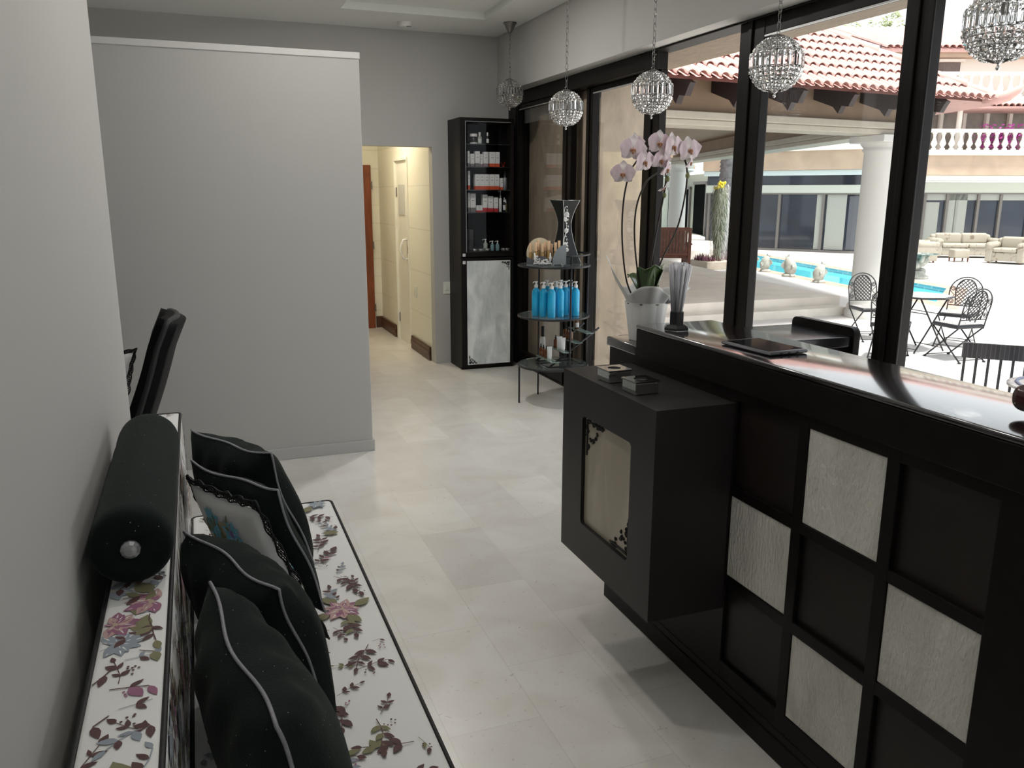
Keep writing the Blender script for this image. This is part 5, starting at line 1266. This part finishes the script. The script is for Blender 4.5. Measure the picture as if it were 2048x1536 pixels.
glazing(P1, Q1, 1.675, (.02, .47, .73, .985), ((.75, .86, .1, 2.0, BLIND), (.69, .725, .1, 2.0, BLIND), (.875, .97, .12, 1.95, SHD), (.25, .30, .1, 2., SHD)))
glazing(P2, Q2, 1.70, (.05, .135, .20, .29, .355, .44, .60, .75, .9), ((.0, .045, .1, 2.05, BLIND), (.14, .18, .2, 1.75, BLIND), (.205, .235, 0, 2.06, BLIND), (.05, .43, 1.82, 2.06, BLIND), (.225, .26, .0, 2.06, BLIND), (.45, .5, .1, 2, BLIND)))
# upper storeys of the right hand wing
b = MB(); seg(b, P2, Q2, 3.0, 6.45, 1.2, 1.6); b.build('upper_wall', WREN, vil)
P2v, Q2v = Vector(P2), Vector(Q2); dv = (Q2v-P2v).normalized()
WB = mat('window_beige', (.30, .27, .23), .25, noise=(1.5, .35))
for k in range(11):
    b = MB(); p = P2v+dv*(.75+k*.82); seg(b, p+dv*.06, p+dv*.76, 3.1, 4.5, 1.14, 1.20); w = b.build('balcony_window', WB, vil)
    b = MB(); seg(b, p-dv*.05, p+dv*.06, 3.0, 4.55, .98, 1.2); b.build('white_mullion', WREN, w)
    if k % 3 == 2:
        b = MB(); c_ = p+dv*0; n_ = Vector((-dv.y, dv.x))*-.75; b.lathe([(.085, 3.0), (.085, 4.55)], 14, (c_.x+n_.x*.3, c_.y+n_.y*.3, 0)); b.build('white_post', WREN, w)
b = MB()
for k in range(46):
    p = P2v+dv*(k*.21); n_ = Vector((-dv.y, dv.x))
    vs = []
    for t_, z_ in ((-.85, 4.52), (1.0, 4.95)):
        for q in range(6): a = PI*q/5; c_ = p+n_*t_+dv*(.10*math.cos(a)); vs.append((c_.x, c_.y, z_+.09*math.sin(a)))
    b.add(vs, [(q, q+1, 6+q+1, 6+q) for q in range(5)], 0, True)
seg(b, P2, Q2, 4.45, 4.52, -.8, 1.0); b.build('awning_tiles', TERRA, vil)
b = MB(); seg(b, P2, Q2, 4.60, 4.79, -.55, .5); b.build('upper_ledge', WREN, vil)
b = MB(); p = P2v+dv*2.15; seg(b, p, p+dv*.75, 5.60, 6.18, 1.12, 1.2); w = b.build('upper_window', mat('shaded_window', (.12, .085, .075), .3), vil)
b = MB(); seg(b, p-dv*.05, p+dv*.85, 6.18, 6.28, 1.0, 1.2); b.build('window_hood', WREN, w)
def roof_strip(P, Q, z0, depth, rise, over):
    P = Vector(P); Q = Vector(Q); d = (Q-P).normalized(); n_ = Vector((-d.y, d.x)); L = (Q-P).length
    b = MB(); vs = []
    for t_, z in ((1.2-over, z0), (depth, z0+rise)):
        for e in (P, Q): c_ = e+n_*t_; vs.append((c_.x, c_.y, z))
    b.add(vs+[(x, y, z-.12) for x, y, z in vs], [(0, 1, 3, 2), (6, 7, 5, 4), (0, 4, 5, 1), (1, 5, 7, 3), (3, 7, 6, 2), (2, 6, 4, 0)])
    for k in range(int(L/.24)):
        vs = []
        for t_, z in ((1.2-over-.05, z0+.02), (depth, z0+rise+.02)):
            for q in range(6): a = PI*q/5; c_ = P+d*(k*.24+.12+.11*math.cos(a))+n_*t_; vs.append((c_.x, c_.y, z+.10*math.sin(a)))
        b.add(vs, [(q, q+1, 6+q+1, 6+q) for q in range(5)], 0, True)
    return b
roof_strip(P2, Q2, 6.55, 6, 1.6, .6).build('tiled_roof', TERRA, vil)
b = MB(); seg(b, P2, Q2, 6.30, 6.52, .75, 1.6); b.build('cornice', PEACH, vil)
gp = [(0, 5.6), (0, 6.75), (-.9, 6.1), (-1.2, 5.6)]
b = MB(); n2 = Vector((-dv.y, dv.x)); b.prism(gp, lambda a, c: (*(P2v+dv*a+n2*1.0), c), lambda a, c: (*(P2v+dv*a+n2*3.0), c)); b.build('gable', mat('purple_shingle', (.10, .07, .085), .8), vil)
# the far wing on the left
fw = thing('far_wing', 'pale far wing with dark doorways under a deep balcony slab', 'building', (20, 31, G))
R0, R1 = (24.5, 42), (19.9, 28.3)
b = MB(); seg(b, R0, R1, G, 2.5, 0, .3); 
b.build('wing_wall', mat('wing_green', (.58, .62, .54), .8), fw)
R0v, R1v = Vector(R0), Vector(R1)
for f0, f1, z1, nm in ((.66, .80, 2.05, 'dark_doorway'), (.30, .60, 1.85, 'dark_opening')):
    b = MB(); seg(b, R0v.lerp(R1v, f0), R0v.lerp(R1v, f1), G+.27, z1, -.06, .02); dd = b.build(nm, mat('black_opening', (.012, .014, .014), .9, spec=0.), fw)
    b = MB(); seg(b, R0v.lerp(R1v, f1), R0v.lerp(R1v, f1+.012), G+.27, z1+.1, -.10, .02); seg(b, R0v.lerp(R1v, f0-.01), R0v.lerp(R1v, f1+.012), z1, z1+.12, -.10, .02); b.build('door_casing', GFR, dd)
b = MB(); seg(b, R0v.lerp(R1v, .8), R0v.lerp(R1v, .85), G+.27, G+.5, -.08, .0); b.build('brown_skirting', SKIRT, fw)
sl = [(3.45, 23.4), (14.9, 23.3), (17.2, 26.6), (18.0, 28.4), (19.2, 29.6), (26, 42), (3.45, 42)]
b = MB(); b.prism(sl, lambda a, c: (a, c, 2.55), lambda a, c: (a, c, 2.62)); b.build('blue_soffit', mat('pale_blue_render', (.55, .66, .68)), fw)
b = MB(); b.prism(sl, lambda a, c: (a, c, 2.621), lambda a, c: (a, c, 3.2)); b.build('balcony_slab', PEACH, fw)
b = MB(); seg(b, sl[1], sl[2], 2.60, 2.70, -.10, .0); b.build('drip_moulding', WREN, fw)
# balustrades
def balustrade(P, Q, z0, h, lab, step, off, name='balustrade', rg=(0., 1.)):
    P = Vector(P); Q = Vector(Q); d = (Q-P).normalized(); n_ = Vector((-d.y, d.x))*off; L = (Q-P).length
    c0 = P+n_; t = thing(name, lab, 'balustrade', (c0.x, c0.y, z0))
    b = MB(); seg(b, P, Q, z0+h-.11, z0+h, off-.09, off+.09); b.build('handrail', WREN, t, bevel=.012)
    b = MB(); seg(b, P, Q, z0, z0+.08, off-.09, off+.09); b.build('base_rail', WREN, t, bevel=.012)
    hh = h-.19; first = None; n = int(L*(rg[1]-rg[0])/step)
    for k in range(n):
        p = c0+d*(L*rg[0]+(k+.5)*step)
        if first is None:
            b = MB(); b.lathe([(.085, .0), (.085, .05), (.05, .07), (.05, .10), (.10, .22*hh+.06), (.105, .28*hh+.05), (.055, .62*hh), (.042, .78*hh), (.06, .82*hh), (.045, .86*hh), (.08, .93*hh), (.08, hh)], 12, (0, 0, 0)); o = b.build('baluster', WREN, None); first = o
        else: o = first.copy(); col.objects.link(o)
        o.parent = t; o.location = (p.x-c0.x, p.y-c0.y, .08)
    return t
balustrade(P2v, P2v+dv*9, 3.023, .76, 'white balustrade with magenta flowers along the villa balcony', .30, -.75)
balustrade(P2v, P2v+dv*9, 4.793, .86, 'upper white balustrade of the villa, above the small tiled awning', .34, -.35)
balustrade(P1, Q1, 3.224, .62, 'white balustrade over the left glazed front, seen beneath the pavilion', .30, -.25)
bg = thing('bougainvillea', 'magenta bougainvillea spilling through the villa balcony balustrade', 'flowering plant', (25.75, 21.95, 3.03))
b = MB(); rn = random.Random(3); cl = [(25.45+.28*k*.935, 21.72-.28*k*.355) for k in range(5)]
for k in range(900):
    cx, cy = cl[k % 5]; r = rn.gauss(0, .16); a = rn.random()*6.28; z = 3.15+abs(rn.gauss(.30, .28)); z = min(z, 3.95)
    p = Vector((cx+r*math.cos(a)*1.2, cy+r*math.sin(a)-.1, z)); u = Vector((rn.uniform(-1, 1), rn.uniform(-1, 1), rn.uniform(-1, 1))).normalized(); w = u.orthogonal().normalized(); s = rn.uniform(.03, .065)
    b.add([p-u*s, p+w*s*.7, p+u*s, p-w*s*.7], [(0, 1, 2, 3)])
o = b.build('flowers', mat('magenta', (.52, .07, .38), .7), bg); o['kind'] = 'stuff'
b = MB()
for k in range(9): b.tube([(25.5+.1*k, 21.75-.04*k, 3.05), (25.5+.11*k+rn.uniform(-.1, .1), 21.75-.04*k, 3.4), (25.5+.12*k, 21.72-.05*k, 3.7)], .01, 5)
b.build('stem', mat('green_stem', (.08, .10, .04), .7), bg)

# garden seating in floral covers
FS = mat('faded_floral', (.36, .33, .27), .8, noise=(7, .45), c2=(.17, .13, .09)); FS.node_tree.nodes['Color Ramp'].color_ramp.elements[0].position = .30; FS.node_tree.nodes['Color Ramp'].color_ramp.elements[1].position = .42
def couch(name, w, x, y, rz, lab, cat, seats):
    t = thing(name, lab, cat, (x, y, G+.001), local=True, rz=rz); h = w/2
    b = MB(); b.rbox((-h+.06, -.40, .08), (h-.06, .42, .34), .04, seg=3); b.build('base', FS, t)
    for k in range(seats):
        a = -h+.20+k*(w-.40)/seats; c_ = a+(w-.40)/seats
        b = MB(); b.rbox((a+.005, -.44, .341), (c_-.005, .20, .46), .05, seg=3); b.build('seat_pad', FS, t)
        b = MB(); b.rbox((a+.005, .14, .44), (c_-.005, .34, .80), .08, seg=3, M=RT((0, .0, 0), 0, -.08)); b.build('back_pad', FS, t)
    b = MB(); b.rbox((-h+.08, .24, .30), (h-.08, .46, .74), .09, seg=3); b.build('backrest', FS, t)
    for s in (-1, 1):
        b = MB(); b.rbox((s*h-(.20 if s > 0 else 0), -.42, .05), (s*h+(.20 if s < 0 else 0), .40, .50), .04, seg=3); b.tube([(s*(h-.10), -.44, .52), (s*(h-.10), .40, .52)], .115, 14); b.build('arm', FS, t)
    for sx in (-h+.1, h-.1):
        for sy in (-.34, .34): b = MB(); b.lathe([(.025, 0), (.03, .08)], 10, (sx, sy, 0)); b.build('leg', WOODR, t)
couch('floral_sofa', 2.05, 23.55, 20.25, -.46, 'long floral sofa against the far glazing beyond the pool', 'sofa', 2)
couch('floral_loveseat', 1.15, 20.75, 19.45, 1.02, 'floral loveseat left of the long sofa, partly behind the window post', 'sofa', 1)
couch('floral_armchair', 1.05, 22.75, 17.95, -1.2, 'floral armchair at the right of the long sofa', 'armchair', 1)
t = thing('footstool', 'small floral footstool standing in front of the long sofa', 'footstool', (21.9, 18.95, G+.001), local=True, rz=-.4)
b = MB(); b.rbox((-.24, -.2, .12), (.24, .2, .38), .05, seg=3); b.build('cushion_top', FS, t)
for sx in (-.2, .2):
    for sy in (-.16, .16): b = MB(); b.lathe([(.02, 0), (.028, .12)], 8, (sx, sy, 0)); b.build('leg', WOODR, t)
t = thing('glass_table', 'round glass table on a carved stone figure base beyond the pool', 'table', (16.45, 15.35, G+.003), local=True)
b = MB(); rn = random.Random(5); b.lathe([(.24, 0), (.26, .05), (.18, .10), (.12, .18)], 16)
for k in range(9): a = k*.9; b.ell((.12*math.cos(a), .12*math.sin(a), .16+.045*k), (.11, .10, .10), 10, 8)
for a in (0, 2.1, 4.2): b.tube([(.05*math.cos(a), .05*math.sin(a), .35), (.22*math.cos(a), .22*math.sin(a), .45), (.30*math.cos(a), .30*math.sin(a), .585)], .05, 8)
b.build('carved_base', STAT, t)
b = MB(); b.lathe([(.42, .586), (.42, .60)], 36); b.build('glass_top', mat('aqua_glass', (.35, .5, .46), .05, trans=.5), t)

# tree behind the roofs
tr = thing('tree', 'light green tree rising behind the pavilion roof', 'tree', (29, 33, G))
b = MB(); b.tube([(29, 33, G), (28.8, 33, 3), (29.1, 32.9, 7.4)], .2, 10, rs=[.28, .2, .12]); b.build('trunk', mat('tree_bark', (.14, .10, .07), .9), tr)
b = MB(); rn = random.Random(12); blobs = [(rn.gauss(29, 1.5), rn.gauss(32.8, 1.2), rn.gauss(8.2, .8), rn.uniform(.6, 1.1)) for _ in range(16)]
for k in range(3600):
    x, y, z, r = blobs[k % 16]; v = Vector((rn.gauss(0, 1), rn.gauss(0, 1), rn.gauss(0, 1))).normalized()*r*rn.uniform(.6, 1.05); p = Vector((x, y, z))+v
    u = Vector((rn.uniform(-1, 1), rn.uniform(-1, 1), rn.uniform(-.8, .5))).normalized(); w = u.orthogonal().normalized(); s = rn.uniform(.06, .13)
    b.add([p-u*s, p+w*s*.45, p+u*s, p-w*s*.45], [(0, 1, 2, 3)])
o = b.build('foliage', mat('leaf_green', (.20, .24, .09), .6), tr); o['kind'] = 'stuff'

# ================================================================== LIGHT AND CAMERA
w = bpy.data.worlds.new('sky'); sc.world = w; w.use_nodes = True
bgn = w.node_tree.nodes['Background']; bgn.inputs['Color'].default_value = (.93, .97, 1.0, 1); bgn.inputs['Strength'].default_value = .75
sl_ = bpy.data.lights.new('sun', 'SUN'); sl_.energy = 3.4; sl_.angle = .14; sl_.color = (1, .95, .87)
so = bpy.data.objects.new('sun', sl_); col.objects.link(so); so['kind'] = 'helper'
az = Vector((.15, -.99)).normalized(); el = math.radians(74)
dirv = Vector((az.x*math.cos(el), az.y*math.cos(el), math.sin(el)))
so.rotation_euler = dirv.to_track_quat('Z', 'Y').to_euler()

yaw, pitch, roll = math.radians(20.84), math.radians(13.0), math.radians(.16)
f = Vector((math.sin(yaw)*math.cos(pitch), math.cos(yaw)*math.cos(pitch), -math.sin(pitch))); r = Vector((math.cos(yaw), -math.sin(yaw), 0)); u = r.cross(f)
r2 = r*math.cos(roll)+u*math.sin(roll); u2 = u*math.cos(roll)-r*math.sin(roll)
cam = bpy.data.cameras.new('camera'); co = bpy.data.objects.new('camera', cam); col.objects.link(co)
cam.sensor_width = 36; cam.sensor_fit = 'HORIZONTAL'; cam.lens = 1643/2048*36; cam.clip_start = .02; cam.clip_end = 300
co.matrix_world = Matrix(((r2.x, u2.x, -f.x, 0), (r2.y, u2.y, -f.y, 0), (r2.z, u2.z, -f.z, 1.6), (0, 0, 0, 1)))
sc.camera = co
vs_ = sc.view_settings
sc.display_settings.display_device = 'sRGB'
vs_.view_transform = 'Standard'; vs_.look = 'None'; vs_.gamma = 1; vs_.exposure = 1.25
cy = sc.cycles
cy.use_denoising = True
cy.max_bounces = 14; cy.diffuse_bounces = 6; cy.transparent_max_bounces = 24; cy.transmission_bounces = 12; cy.glossy_bounces = 6
cy.sample_clamp_indirect = 6; cy.caustics_reflective = False; cy.caustics_refractive = False
bpy.context.view_layer.update()
